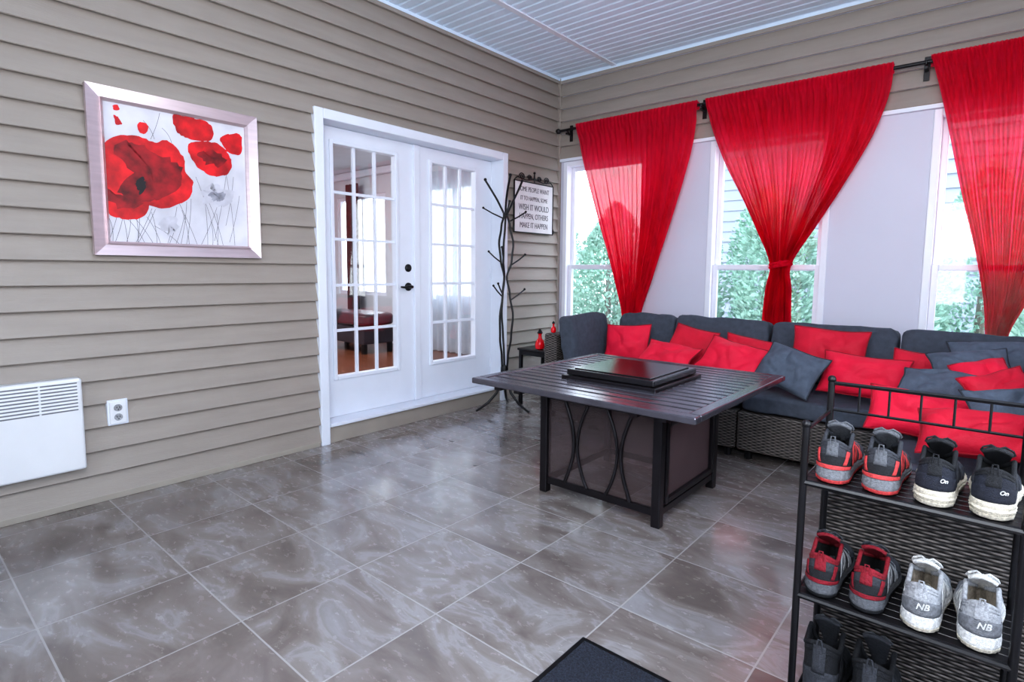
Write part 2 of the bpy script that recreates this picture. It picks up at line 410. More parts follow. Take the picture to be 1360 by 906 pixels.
# door opening numbers
DY0, DY1, DZ0, DZ1 = -2.60, -.87, .0, 2.135
mb = MB(); siding(mb, 'x', YB, 0, .03, H, holes=[(DY0 - .02, DY1 + .02, -1, DZ1 + .02)])
mb.box(-.16, -.001, YB, DY0 - .02, 0, H).box(-.16, -.001, DY1 + .02, .0, 0, H).box(-.16, -.001, DY0 - .02, DY1 + .02, DZ1 + .02, H)
struct(mb, 'wall_left', MT['siding'], fix=False)
struct(MB().box(0, .034, YB, DY0 - .07, 0, .035).box(0, .034, DY1 + .08, 0, 0, .035), 'baseboard_left', MT['alum'], bevel=.004)
struct(MB().box(0, .036, -.036, 0, 0, H), 'trim_1', MT['siding'], bevel=.004)
CW = .065
mb = MB().box(-.165, .042, DY0 - CW, DY0, 0, DZ1 + CW).box(-.165, .042, DY1, DY1 + CW, .0, DZ1 + CW).box(-.165, .042, DY0, DY1, DZ1, DZ1 + CW)
struct(mb, 'trim_2', MT['white'], bevel=.006)
mb = MB().box(-.16, .02, DY0 + .001, DY1 - .001, 0, .115); struct(mb, 'trim_3', MT['sill'], bevel=.004)
mb = MB().box(-.16, .048, DY0 + .001, DY1 - .001, .116, .14); struct(mb, 'trim_5', MT['white'], bevel=.006)

def french_door(name, y0, y1, l0, l1, handle):
    r = sroot(name, (-.12, (y0 + y1) / 2, .142)); xa, xb = -.14, -.1
    z0, z1, g0, g1 = .142, DZ1 - .003, .43, 2.02
    mb = MB().box(xa, xb, y0, l0, z0, z1).box(xa, xb, l1, y1, z0, z1).box(xa, xb, l0, l1, z0, g0).box(xa, xb, l0, l1, g1, z1)
    mb.build('door_leaf', MT['white'], r, True)
    t = .028
    mb = MB().box(xb - .002, xb + .014, l0 - t, l0, g0 - t, g1 + t).box(xb - .002, xb + .014, l1, l1 + t, g0 - t, g1 + t)
    mb.box(xb - .002, xb + .014, l0, l1, g0 - t, g0).box(xb - .002, xb + .014, l0, l1, g1, g1 + t)
    mb.build('glazing_bead', MT['white'], r, True, bevel=.005)
    mb = MB()
    for k in (1, 2): yy = l0 + (l1 - l0) * k / 3; mb.box(-.125, -.105, yy - .0095, yy + .0095, g0, g1)
    for k in (1, 2, 3, 4): zz = g0 + (g1 - g0) * k / 5; mb.box(-.1245, -.1055, l0, l1, zz - .0095, zz + .0095)
    mb.build('muntins', MT['white'], r, True)
    MB().box(-.122, -.118, l0, l1, g0, g1).build('glass', MT['glass'], r, True)
    if handle:
        hy = y1 - .065
        rot = Matrix.Rotation(pi / 2, 4, 'Y')
        MB().lathe([(.03, 0), (.03, .008), (.024, .014), (.012, .016)], n=20, M=Matrix.Translation((xb, hy, 1.19)) @ rot).build('deadbolt', MT['black'], r, True, smooth=True)
        mb = MB().lathe([(.032, 0), (.032, .008), (.026, .014), (.012, .018), (.012, .05)], n=20, M=Matrix.Translation((xb, hy, 1.045)) @ rot)
        mb.tube([(xb + .05, hy + .005, 1.045), (xb + .055, hy - .03, 1.047), (xb + .052, hy - .07, 1.042), (xb + .048, hy - .105, 1.046)], [.011, .01, .009, .007])
        mb.build('lever_handle', MT['black'], r, True, smooth=True)
        MB().box(xb - .001, xb + .02, y1 - .012, y1 + .045, z0, z1).build('astragal', MT['white'], r, True, bevel=.005)
    else:
        for zz in (.35, 1.15, 1.95): MB().tube([(xb + .004, y1 - .006, zz - .05), (xb + .004, y1 - .006, zz + .05)], .008).build('hinge', MT['white'], r, True)
    return r
french_door('door_1', -2.598, -1.752, -2.455, -1.935, True)
french_door('door_2', -1.722, -.872, -1.575, -1.085, False)

# window wall
WX = [(.07, .96), (1.53, 2.42), (2.99, 3.88)]; WZ0, WZ1 = .35, 2.235
mb = MB(); prev = 0.
for (a, b) in WX:
    mb.box(prev, a, 0, .16, 0, WZ1); mb.box(a, b, 0, .16, 0, WZ0); prev = b
mb.box(prev, XR, 0, .16, 0, WZ1)
mb.box(0, XR, .0, .16, WZ1, H)
wf = struct(mb, 'wall_far', MT['panelwall'])
mb = MB(); siding(mb, 'y', .036, XR, WZ1 + .035, H); mb.build('siding', MT['siding'], wf, fix=False)
mb = MB().box(.036, XR, -.03, -.0005, WZ1 + .005, WZ1 + .035); mb.build('edge_strip', MT['white'], wf)
for i, (a, b) in enumerate(WX):
    r = sroot('window_%d' % (i + 1), ((a + b) / 2, .05, WZ0))
    t = .045; zm = 1.215
    mb = MB().box(a, a + t, -.012, .13, WZ0, WZ1).box(b - t, b, -.012, .13, WZ0, WZ1).box(a + t, b - t, -.012, .13, WZ1 - t, WZ1).box(a + t, b - t, -.03, .13, WZ0, WZ0 + t)
    mb.build('window_frame', MT['vinyl'], r, True, bevel=.005)
    s = .038
    for nm, q0, q1, yy in (('upper_sash', zm - .02, WZ1 - t, .07), ('lower_sash', WZ0 + t, zm + .025, .03)):
        mb = MB().box(a + t, a + t + s, yy, yy + .035, q0, q1).box(b - t - s, b - t, yy, yy + .035, q0, q1)
        mb.box(a + t + s, b - t - s, yy, yy + .035, q0, q0 + s).box(a + t + s, b - t - s, yy, yy + .035, q1 - s, q1)
        so = mb.build(nm, MT['vinyl'], r, True, bevel=.004)
        MB().box(a + t + s, b - t - s, yy + .015, yy + .02, q0 + s, q1 - s).build('pane', MT['glass'], so, True)
        if nm == 'lower_sash':
            MB().box((a + b) / 2 - .03, (a + b) / 2 + .03, .012, .03, zm + .004, zm + .022).build('sash_lock', MT['vinyl'], so, True, bevel=.004)
# other two walls (behind and beside the camera) with their openings
mb = MB().box(XR, XR + .15, YB, 0, 0, .7).box(XR, XR + .15, YB, 0, 2.3, H).box(XR, XR + .15, YB, -4.6, .7, 2.3).box(XR, XR + .15, -2.4, 0, .7, 2.3)
struct(mb, 'wall_right', MT['panelwall'])
mb = MB().box(-.16, XR + .15, YB - .15, YB, 0, .7).box(-.16, XR + .15, YB - .15, YB, 2.3, H).box(-.16, 1.7, YB - .15, YB, .7, 2.3).box(3.0, XR + .15, YB - .15, YB, .7, 2.3)
struct(mb, 'wall_near', MT['panelwall'])

# adjoining room seen through the french doors; its windows are on the same outer wall line
AX, AY0, AY1 = -5.6, -3.4, .3
struct(MB().box(AX, -.17, AY0, AY1, .04, .135), 'floor_adjoining', MT['wood'])
struct(MB().box(AX, -.17, AY0, AY1, 2.6, 2.7), 'ceiling_adjoining', MT['interior'])
mb = MB().box(AX - .1, AX, AY0, AY1, 0, 2.7).box(AX, -.17, AY0 - .1, AY0, 0, 2.7)
ops = [(-4.4, -3.2), (-2.5, -1.2)]; prev = AX
for a, b in ops:
    mb.box(prev, a, AY1, AY1 + .12, 0, 2.7); mb.box(a, b, AY1, AY1 + .12, 0, .8); mb.box(a, b, AY1, AY1 + .12, 2.25, 2.7); prev = b
mb.box(prev, -.17, AY1, AY1 + .12, 0, 2.7)
mb.box(-.21, -.17, AY0, DY0 - .1, .135, 2.6).box(-.21, -.17, DY1 + .1, AY1, .135, 2.6).box(-.21, -.17, DY0 - .1, DY1 + .1, DZ1 + .06, 2.6)
struct(mb, 'wall_adjoining', MT['interior'])
struct(MB().box(AX, -.22, AY1 - .07, AY1, 2.5, 2.6), 'trim_6', MT['white'], bevel=.02)
for k, (a, b) in enumerate(ops):
    r = sroot('window_%d' % (k + 4), ((a + b) / 2, AY1 + .05, .8)); t = .05
    MB().box(a, a + t, AY1 + .02, AY1 + .08, .8, 2.25).box(b - t, b, AY1 + .02, AY1 + .08, .8, 2.25).box(a + t, b - t, AY1 + .02, AY1 + .08, .8, .85).box(a + t, b - t, AY1 + .02, AY1 + .08, 2.2, 2.25).box((a + b) / 2 - .02, (a + b) / 2 + .02, AY1 + .03, AY1 + .07, .85, 2.2).build('window_frame', MT['vinyl'], r, True)
    MB().box(a + t, b - t, AY1 + .045, AY1 + .05, .85, 2.2).build('pane', MT['glass'], r, True)
def hang(x0, x1, y, z0, z1, n, amp):
    mb = MB()
    mb.grid(lambda u, v: (x0 + (x1 - x0) * u, y + amp * sin(2 * pi * n * u) * (.7 + .3 * v), z1 + (z0 - z1) * v), n * 8, 6)
    return mb
tag(hang(-3.98, -3.66, .17, .15, 2.4, 4, .04).build('drape', MT['drape'], smooth=True, fix=False), 'long brown drape in the room behind the left glass door', 'drape')
tag(hang(-2.75, -1.05, .2, .15, 2.4, 15, .03).build('sheer_curtain', MT['sheer'], smooth=True, fix=False), 'white sheer curtain seen through the right glass door', 'curtain')
b = thing('bench', 'dark leather bench on the wood floor behind the left glass door', 'bench', (-2.95, -.4, .136))
vs, fs = rounded(1.15, .5, .16, n=6); MB().add(vs, fs, Matrix.Translation((0, 0, .42))).build('bench_seat', MT['leather'], b, smooth=True)
MB().box(-.52, .52, -.22, .22, .12, .335).build('bench_rail', MT['leather'], b, bevel=.01)
for sx in (-1, 1):
    for sy in (-1, 1): MB().box(sx * .48 - .025, sx * .48 + .025, sy * .19 - .025, sy * .19 + .025, 0, .12).build('leg', MT['black'], b)

# outdoors
mb = MB().box(-14, 16, .45, 22, -.6, -.5); struct(mb, 'ground', MT['ground'])
mb = MB()
for x0, x1, yy in ((-3.0, 1.15, 9.), (1.2, 9, 7.5)):
    mb.box(x0, x1, yy, yy + .2, -.5, 5.2); zz = -.5
    while zz < 5.15:
        mb.add([(x0, yy - .05, zz), (x1, yy - .05, zz), (x1, yy - .01, zz + .24), (x0, yy - .01, zz + .24), (x0, yy, zz), (x1, yy, zz)], [(0, 1, 2, 3), (0, 1, 5, 4)]); zz += .24
nb = thing('neighbour_house', 'neighbouring house with grey horizontal siding beyond the windows', 'house', (1, 8, -.5))
mb.build('house_wall', MT['neighbour'], nb, True, fix=False)
MB().box(-3.3, 9.3, 7.2, 9.5, 5.2, 5.4).build('roof_edge', MT['neighbour'], nb, True)
def cedar(x, y, h, rad, label, seed, nl=8000):
    rng = random.Random(seed); t = thing('cedar_tree', label, 'tree', (x, y, -.5), group='cedars outside the windows')
    MB().tube([(0, 0, 0), (0.02, 0, h * .5), (0, 0.02, h * .93)], [.06, .045, .01]).build('trunk', MT['bark'], t)
    mb = MB()
    for k in range(nl):
        f = rng.random() ** .9; a = rng.random() * 2 * pi
        R = (rad - .05) * (1 - f ** 7) * (.86 + .3 * noise.noise(Vector((cos(a) * 1.6 + seed * 4, sin(a) * 1.6, f * 6)))) + .05
        R = min(rad - .05, R); zz = .1 + f * (h - .12) + .12 * noise.noise(Vector((cos(a) * 2 + seed, sin(a) * 2, f)))
        rr = R * sqrt(rng.uniform(.3, 1)); s = rng.uniform(.018, .05)
        c = Vector((rr * cos(a), rr * sin(a), max(.05, zz)))
        d = Vector((cos(a) * .6 + rng.uniform(-.5, .5), sin(a) * .6 + rng.uniform(-.5, .5), rng.uniform(-.2, 1))).normalized()
        e = d.cross(Vector((rng.uniform(-1, 1), rng.uniform(-1, 1), rng.uniform(-1, 1)))).normalized()
        mb.add([c - d * s, c + e * s * .5, c + d * s, c - e * s * .5], [(0, 1, 2, 3)])
    mb.build('foliage', MT['leaf'], t, fix=False)
for i, (x, h, lab) in enumerate(((-2.1, 2.6, 'cedar seen at the left side of the leftmost window'), (-.92, 2.45, 'cedar seen through the right part of the leftmost window'),
        (.26, 2.5, 'near cedar outside between the left and middle windows'), (1.44, 2.5, 'near cedar showing behind the middle red curtain'),
        (2.62, 2.45, 'near cedar outside left of the right red curtain'), (3.8, 2.55, 'near cedar behind the right red curtain'))):
    cedar(x, 2.5, h, .59, lab, i + 1)
for i, (x, h, lab) in enumerate(((-2.75, 2.9, 'far cedar at the left end of the back row outdoors'), (-1.5, 2.8, 'far cedar in the back row behind the leftmost window'), (-.3, 2.9, 'far cedar in the back row left of the middle curtain'),
        (.88, 2.85, 'far cedar in the back row seen left in the middle window'), (2.06, 2.8, 'far cedar in the back row seen right in the middle window'), (3.24, 2.9, 'far cedar in the back row seen in the right window'))):
    cedar(x, 3.72, h, .6, lab, i + 11, 6000)

# ================================================================== WALL THINGS
# --- poppy picture
pc = [onX(107, 112), onX(333, 158), onX(341, 343), onX(121, 339)]
py0 = (pc[0].y + pc[3].y) / 2; py1 = (pc[1].y + pc[2].y) / 2; pz1 = (pc[0].z + pc[1].z) / 2; pz0 = (pc[2].z + pc[3].z) / 2
pr = thing('framed_picture', 'square poppy print in a wide brushed silver frame on the siding', 'picture', (.035, (py0 + py1) / 2, pz0))
fw = .064
def mitre(mb, y0, y1, z0, z1, w, x0, x1):
    o = [(y0, z0), (y1, z0), (y1, z1), (y0, z1)]; i = [(y0 + w, z0 + w), (y1 - w, z0 + w), (y1 - w, z1 - w), (y0 + w, z1 - w)]
    for k in range(4):
        a, b2, c, d = o[k], o[(k + 1) % 4], i[(k + 1) % 4], i[k]
        vs = [(x0, *a), (x0, *b2), (x0, *c), (x0, *d), (x1, *a), (x1, *b2), (x1 - .012, *c), (x1 - .012, *d)]
        mb.add(vs, [(0, 3, 2, 1), (4, 5, 6, 7), (0, 1, 5, 4), (1, 2, 6, 5), (2, 3, 7, 6), (3, 0, 4, 7)])
mb = MB(); mitre(mb, py0, py1, pz0, pz1, fw, .035, .068); mb.build('frame', MT['frame'], pr, True)
mb = MB(); mitre(mb, py0 + fw - .008, py1 - fw + .008, pz0 + fw - .008, pz1 - fw + .008, .012, .036, .072); mb.build('inner_bead', MT['frame'], pr, True)
pprint = MB().box(.035, .048, py0 + fw - .01, py1 - fw + .01, pz0 + fw - .01, pz1 - fw + .01).build('print', MT['canvas'], pr, True)
def blob(pts, x, name, m, seed=0, parent=None, rag=.007):
    """flat printed shape from photo-read outline points on the picture plane"""
    P = [onX(a, b, x) for a, b in pts]; out = []; n = len(P)
    for i in range(n):
        p0, p1, p2, p3 = P[i - 1], P[i], P[(i + 1) % n], P[(i + 2) % n]
        for k in range(6):
            t = k / 6
            q = .5 * ((2 * p1) + (p2 - p0) * t + (2 * p0 - 5 * p1 + 4 * p2 - p3) * t * t + (3 * p1 - p0 - 3 * p2 + p3) * t ** 3)
            j = noise.noise(Vector((q.y * 40, q.z * 40, seed))) * rag + noise.noise(Vector((q.y * 140, q.z * 140, seed))) * rag * .6
            out.append(Vector((x, q.y + j, q.z + j)))
    c = sum(out, Vector()) / len(out)
    mb = MB(); mb.add([c] + out, [(0, 1 + i, 1 + (i + 1) % len(out)) for i in range(len(out))])
    return mb.build(name, m, parent, True, fix=False)
X0 = .0486
rs = random.Random(3)
STK = [(158, 270, 170, 326), (170, 280, 205, 326), (205, 300, 240, 326), (222, 240, 262, 325), (260, 235, 290, 326), (300, 230, 312, 326), (215, 170, 228, 190), (190, 160, 205, 185),
       (235, 275, 222, 326), (180, 285, 183, 326), (300, 235, 285, 320), (270, 255, 276, 326), (318, 260, 305, 322), (212, 150, 200, 185), (145, 290, 150, 320), (248, 268, 240, 326), (310, 235, 300, 300), (195, 288, 214, 326)]
for k in range(16):
    bx_ = rs.uniform(140, 318); STK.append((bx_ + rs.uniform(-25, 25), rs.uniform(262, 296), bx_, 326))
STK = [(min(319, max(136, a)), b_, min(320, max(136, c)), d) for a, b_, c, d in STK]
for (a, b_, c, d) in STK:
    mb = MB()
    p, q = onX(a, b_, X0), onX(c, d, X0); m_ = (p + q) / 2 + Vector((0, .012, .01)); w = .0009
    pts = [p * (1 - t) ** 2 + m_ * 2 * t * (1 - t) + q * t * t for t in [k / 8 for k in range(9)]]
    nn = [Vector((0, -(v - u).z, (v - u).y)).normalized() * w for u, v in zip(pts[:-1], pts[1:])]; nn.append(nn[-1])
    mb.add([u - k for u, k in zip(pts, nn)] + [u + k for u, k in zip(pts, nn)], [(i, i + 1, i + 10, i + 9) for i in range(8)])
    mb.build('stalk', MT['stalk'], pprint, True, fix=False)
blob([(266, 255), (284, 246), (306, 252), (310, 266), (298, 274), (276, 270)], X0 + .0001, 'ink_wash', MT['smudge2'], seed=1, parent=pprint, rag=.03)
blob([(276, 259), (286, 254), (296, 257), (299, 263), (292, 267), (282, 265)], X0 + .0002, 'ink_wash', MT['smudge'], seed=1, parent=pprint, rag=.02)
blob([(212, 294), (228, 288), (238, 300), (226, 312), (212, 306)], X0 + .0001, 'ink_wash', MT['smudge2'], seed=2, parent=pprint, rag=.03)
blob([(133, 200), (150, 182), (180, 180), (205, 190), (222, 186), (243, 208), (246, 228), (256, 240), (252, 262), (236, 272), (215, 277), (190, 270), (160, 266), (140, 267), (134, 235)], X0 + .0004, 'poppy_bloom', MT['poppy'], seed=3, parent=pprint)
blob([(134, 250), (160, 255), (185, 262), (198, 272), (190, 288), (165, 292), (145, 283), (136, 270)], X0 + .0006, 'poppy_petal', MT['poppy'], seed=4, parent=pprint)
blob([(150, 195), (180, 190), (212, 205), (240, 225), (238, 250), (210, 262), (195, 240), (170, 222)], X0 + .0007, 'poppy_shade', MT['poppy_d'], seed=5, parent=pprint, rag=.02)
blob([(165, 240), (185, 228), (205, 238), (225, 256), (205, 266), (180, 268), (160, 258)], X0 + .00075, 'poppy_shade', MT['poppy_d'], seed=16, parent=pprint, rag=.02)
blob([(138, 252), (165, 260), (190, 270), (170, 278), (148, 270)], X0 + .0008, 'poppy_shade', MT['poppy_d'], seed=15, parent=pprint, rag=.015)
blob([(180, 243), (187, 236), (193, 241), (193, 252), (186, 258), (181, 253)], X0 + .001, 'poppy_centre', MT['ink'], seed=6, parent=pprint, rag=.014)
blob([(229, 153), (248, 155), (262, 158), (280, 166), (282, 184), (270, 188), (252, 184), (236, 176)], X0 + .0004, 'poppy_bloom', MT['poppy'], seed=7, parent=pprint)
blob([(250, 192), (266, 188), (284, 190), (300, 200), (307, 215), (303, 231), (285, 234), (268, 226), (255, 212)], X0 + .0006, 'poppy_bloom', MT['poppy'], seed=8, parent=pprint)
blob([(262, 204), (282, 200), (300, 212), (290, 222), (272, 216)], X0 + .0008, 'poppy_shade', MT['poppy_d'], seed=9, parent=pprint, rag=.015)
blob([(292, 184), (305, 178), (320, 180), (320, 204), (306, 204), (298, 196)], X0 + .0004, 'poppy_bloom', MT['poppy'], seed=10, parent=pprint)
blob([(183, 164), (192, 162), (197, 170), (192, 178), (184, 174)], X0 + .0004, 'poppy_bud', MT['poppy'], seed=11, parent=pprint)
blob([(150, 153), (158, 156), (163, 164), (155, 165)], X0 + .0004, 'poppy_bud', MT['poppy'], seed=12, parent=pprint)
blob([(150, 140), (155, 140), (158, 146), (152, 146)], X0 + .0004, 'poppy_bud', MT['poppy'], seed=13, parent=pprint)

# --- wall heater
h1 = onX(107, 502, .1); h0 = onX(118, 622, .1)
hz1, hz0 = h1.z, h0.z; hy1 = (h0.y + h1.y) / 2; hy0 = hy1 - .62
ht = thing('wall_heater', 'white electric convector heater low on the siding', 'heater', (.035, (hy0 + hy1) / 2, hz0))
hb = MB().box(.035, .1, hy0, hy1, hz0, hz1).build('heater_body', MT['heater'], ht, True, bevel=.012, seg=3)
gz0, gz1 = hz1 - .15, hz1 - .022
for k in range(9):
    z = gz0 + (gz1 - gz0) * k / 8
    for q in range(4):
        ya = hy0 + .03 + q * .1445
        MB().box(.0985, .1008, ya, ya + .136, z - .003, z + .003).build('grille_slot', MT['dark'], hb, True)
    MB().box(.0995, .105, hy0 + .028, hy1 - .016, z + .004, z + .0065).build('louvre', MT['heater'], hb, True)
# --- outlet
o0 = onX(145, 532, .03); o1 = onX(167, 562, .03)
oy, oz = (o0.y + o1.y) / 2, (o0.z + o1.z) / 2
ot = thing('wall_outlet', 'white duplex power outlet on the siding beside the heater', 'outlet', (.022, oy, oz - .06))
MB().box(.0, .036, oy - .045, oy + .045, oz - .065, oz + .065).build('mounting_block', MT['white'], ot, True, bevel=.004)
MB().box(.036, .042, oy - .036, oy + .036, oz - .057, oz + .057).build('cover_plate', MT['heater'], ot, True, bevel=.003)
for s in (-1, 1):
    rc = MB().lathe([(.018, 0), (.018, .003), (.016, .004)], n=18, M=Matrix.Translation((.042, oy, oz + s * .024)) @ Matrix.Rotation(pi / 2, 4, 'Y')).build('receptacle', MT['s_lgrey'], ot, True)
    for q in (-1, 1): MB().box(.0455, .0466, oy + q * .006 - .0012, oy + q * .006 + .0012, oz + s * .024 - .002, oz + s * .024 + .008).build('slot', MT['ink'], rc, True)
    MB().box(.0455, .0466, oy - .0022, oy + .0022, oz + s * .024 - .011, oz + s * .024 - .006).build('slot', MT['ink'], rc, True)
# --- quote sign
s0 = onX(682, 238, .035); s1 = onX(733, 312, .035)
sy0, sy1 = s0.y, s1.y; sz1, sz0 = (s0.z + onX(733, 248, .035).z) / 2, (s1.z + onX(682, 309, .035).z) / 2
sg = thing('wall_sign', 'white quote sign in a black scrolled iron frame beside the doors', 'sign', (.035, (sy0 + sy1) / 2, sz0))
mb = MB()
for y0, y1, z0, z1 in ((sy0, sy0 + .009, sz0, sz1), (sy1 - .009, sy1, sz0, sz1), (sy0, sy1, sz0, sz0 + .009), (sy0, sy1, sz1 - .009, sz1)): mb.box(.035, .048, y0, y1, z0, z1)
mb.build('iron_frame', MT['black'], sg, True, bevel=.002)
bo = MB().box(.035, .042, sy0 + .008, sy1 - .008, sz0 + .008, sz1 - .008).build('board', MT['board'], sg, True)
mb = MB(); cy = (sy0 + sy1) / 2; hwid = (sy1 - sy0) / 2
for s in (-1, 1):
    for (cc, r_) in ((.62, .04), (.24, .032)):
        pts = []
        for k in range(26):
            t = k / 25; a = 3.6 * pi * t; rr = r_ * (1 - t * .85)
            pts.append((.042, cy + s * (hwid * cc + rr * cos(a)), sz1 + .038 + rr * sin(a) * .85))
        mb.tube(pts, .0048, 6)
    mb.tube([(.042, cy + s * hwid * .98, sz1), (.042, cy + s * hwid * .85, sz1 + .03), (.042, cy + s * hwid * .45, sz1 + .012), (.042, cy + s * .01, sz1 + .03), (.042, cy, sz1 + .085)], .005, 6)
    MB().tube([(.042, cy + s * hwid * .98, sz0), (.046, cy + s * hwid * 1.04, sz0 + .03), (.042, cy + s * hwid * 1.0, sz0 + .06)], .005, 6).build('scroll_foot', MT['black'], sg, True, smooth=True)
mb.ball((.042, cy, sz1 + .09), .012); mb.tube([(.042, cy, sz1), (.042, cy, sz1 + .09)], .005, 6)
mb.build('scroll_crest', MT['black'], sg, True, smooth=True)
lines = ['SOME PEOPLE WANT', 'IT TO HAPPEN, SOME', 'WISH IT WOULD', 'HAPPEN, OTHERS', 'MAKE IT HAPPEN']
off = origin(bo); hh = (sz1 - sz0 - .06) / 5
fit = (sy1 - sy0 - .04)
for k, tx in enumerate(lines):
    sz = fit / (len(tx) * .66)
    Mx = Matrix(((0, 0, 1, .0428 - off.x), (1, 0, 0, cy - off.y), (0, 1, 0, sz1 - .03 - hh * (k + .5) - off.z), (0, 0, 0, 1)))
    text_obj('lettering', tx, sz * .92, Mx @ Matrix.Diagonal((1, 1.3, 1, 1)), MT['letters'], bo)

# ================================================================== CURTAINS + ROD
CY = -.095
def catmull(keys, t):
    n = len(keys) - 1; f = min(n - 1e-6, max(0, t * n)); i = int(f); u = f - i
    p0, p1, p2, p3 = keys[max(0, i - 1)], keys[i], keys[i + 1], keys[min(n, i + 2)]
    return .5 * ((2 * p1) + (p2 - p0) * u + (2 * p0 - 5 * p1 + 4 * p2 - p3) * u * u + (3 * p1 - p0 - 3 * p2 + p3) * u ** 3)
ra, rb = onY(737, 176, CY), onY(1240, 80, CY)
rz = (ra.z + rb.z) / 2
def curtain(label, L, Rr, npl, seed, tie_i):
    kl = [onY(a, b, CY) for a, b in L]; kr = [onY(a, b, CY) for a, b in Rr]
    kl[0].z = kr[0].z = rz + .035
    t = thing('red_curtain', label, 'curtain', (sum(k.x for k in kl) / len(kl) / 2 + sum(k.x for k in kr) / len(kr) / 2, CY, min(kl[-1].z, kr[-1].z)), group='red curtains on the rod')
    w0 = (kr[0] - kl[0]).length; nr = len(L)
    def f(u, v):
        a, b = catmull(kl, v), catmull(kr, v)
        uu = u + .012 * noise.noise(Vector((u * 9, v * 3, seed)))
        p = a.lerp(b, uu); w = (b - a).length
        A = min(.034, .012 + .026 * (1 - w / w0)) * (.6 + 1.5 * abs(noise.noise(Vector((u * 14, v * 1.2, seed + 4)))))
        ph = noise.noise(Vector((u * 5, seed, v * 1.0))) * 2.4 * min(1, v * 3)
        y = A * sin(2 * pi * npl * u + ph) + .3 * A * sin(2 * pi * npl * 2.3 * u + 2 * ph) + .012 * noise.noise(Vector((u * 18, v * 4, seed + 9)))
        # the pocket passes in front of the rod, gathered in small ruffles
        pk = max(0., min(1., (.085 - v) / .035))
        y = y * (1 - pk) + pk * (-.0235 + .006 * sin(2 * pi * npl * 1.5 * u))
        sag = -.05 * sin(pi * u) * min(1, v * 1.2) * max(0, 1 - v * 1.4) if w > .2 else 0
        return Vector((p.x, CY + min(.047, max(-.052, y)), p.z + sag))
    mb = MB(); mb.grid(f, npl * 10, 90)
    # back half of the rod pocket
    hd = [(i / 120) for i in range(121)]
    zt = rz + .034; tp = [kl[0].lerp(kr[0], s) for s in hd]
    vs = []
    for p in tp: vs += [Vector((p.x, CY - .018, zt - .006)), Vector((p.x, CY + .018, zt - .012)), Vector((p.x, CY + .020, rz - .03))]
    fs = []
    for i in range(120): fs += [(i * 3, i * 3 + 3, i * 3 + 4, i * 3 + 1), (i * 3 + 1, i * 3 + 4, i * 3 + 5, i * 3 + 2)]
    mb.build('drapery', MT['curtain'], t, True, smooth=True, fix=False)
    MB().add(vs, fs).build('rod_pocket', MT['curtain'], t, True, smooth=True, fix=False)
    v = tie_i / (nr - 1); a, b = catmull(kl, v), catmull(kr, v); c = (a + b) / 2; w = (b - a).length / 2
    mb = MB()
    for dz in (-.018, .004):
        mb.tube([(c.x + (w + .004) * cos(q), CY + .052 * sin(q), c.z + dz + .014 * cos(q)) for q in [2 * pi * k / 20 for k in range(20)]], .013, 6, closed=True)
    mb.ball((c.x + .012, CY - .05, c.z), .024)
    mb.build('tieback', MT['curtain'], t, True, smooth=True)
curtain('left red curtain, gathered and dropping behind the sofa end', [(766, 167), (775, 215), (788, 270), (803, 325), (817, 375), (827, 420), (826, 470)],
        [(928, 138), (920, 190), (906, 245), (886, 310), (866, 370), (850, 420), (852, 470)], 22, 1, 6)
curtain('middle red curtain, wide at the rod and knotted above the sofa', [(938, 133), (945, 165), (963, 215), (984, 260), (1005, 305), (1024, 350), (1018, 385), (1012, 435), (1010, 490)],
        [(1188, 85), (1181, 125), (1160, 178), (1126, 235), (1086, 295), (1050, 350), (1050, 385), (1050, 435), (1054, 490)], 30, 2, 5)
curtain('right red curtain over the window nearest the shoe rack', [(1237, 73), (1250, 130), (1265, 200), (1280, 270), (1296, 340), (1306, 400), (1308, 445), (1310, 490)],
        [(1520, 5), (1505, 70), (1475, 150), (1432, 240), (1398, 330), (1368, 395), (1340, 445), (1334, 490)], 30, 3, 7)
rd = thing('curtain_rod', 'black iron curtain rod across the window wall', 'curtain rod', (2.1, CY, rz))
MB().tube([(.06, CY, rz), (4.1, CY, rz)], .012, 10).build('rod', MT['black'], rd, True, smooth=True)
for x in (.06, 4.1): MB().ball((x, CY, rz), .026).build('finial', MT['black'], rd, True, smooth=True)
for x in (.17, onY(932, 150, CY).x, onY(1230, 92, CY).x, 4.0):
    mb = MB().box(x - .016, x + .016, -.037, -.03, rz - .1, rz + .05).box(x - .01, x + .01, CY - .02, -.034, rz - .045, rz - .03)
    mb.tube([(x, CY + .02, rz - .03), (x, CY + .019, rz - .015), (x, CY - .0, rz - .02), (x, CY - .019, rz - .015), (x, CY - .02, rz - .0)], .006, 6)
    mb.build('bracket', MT['black'], rd, True)

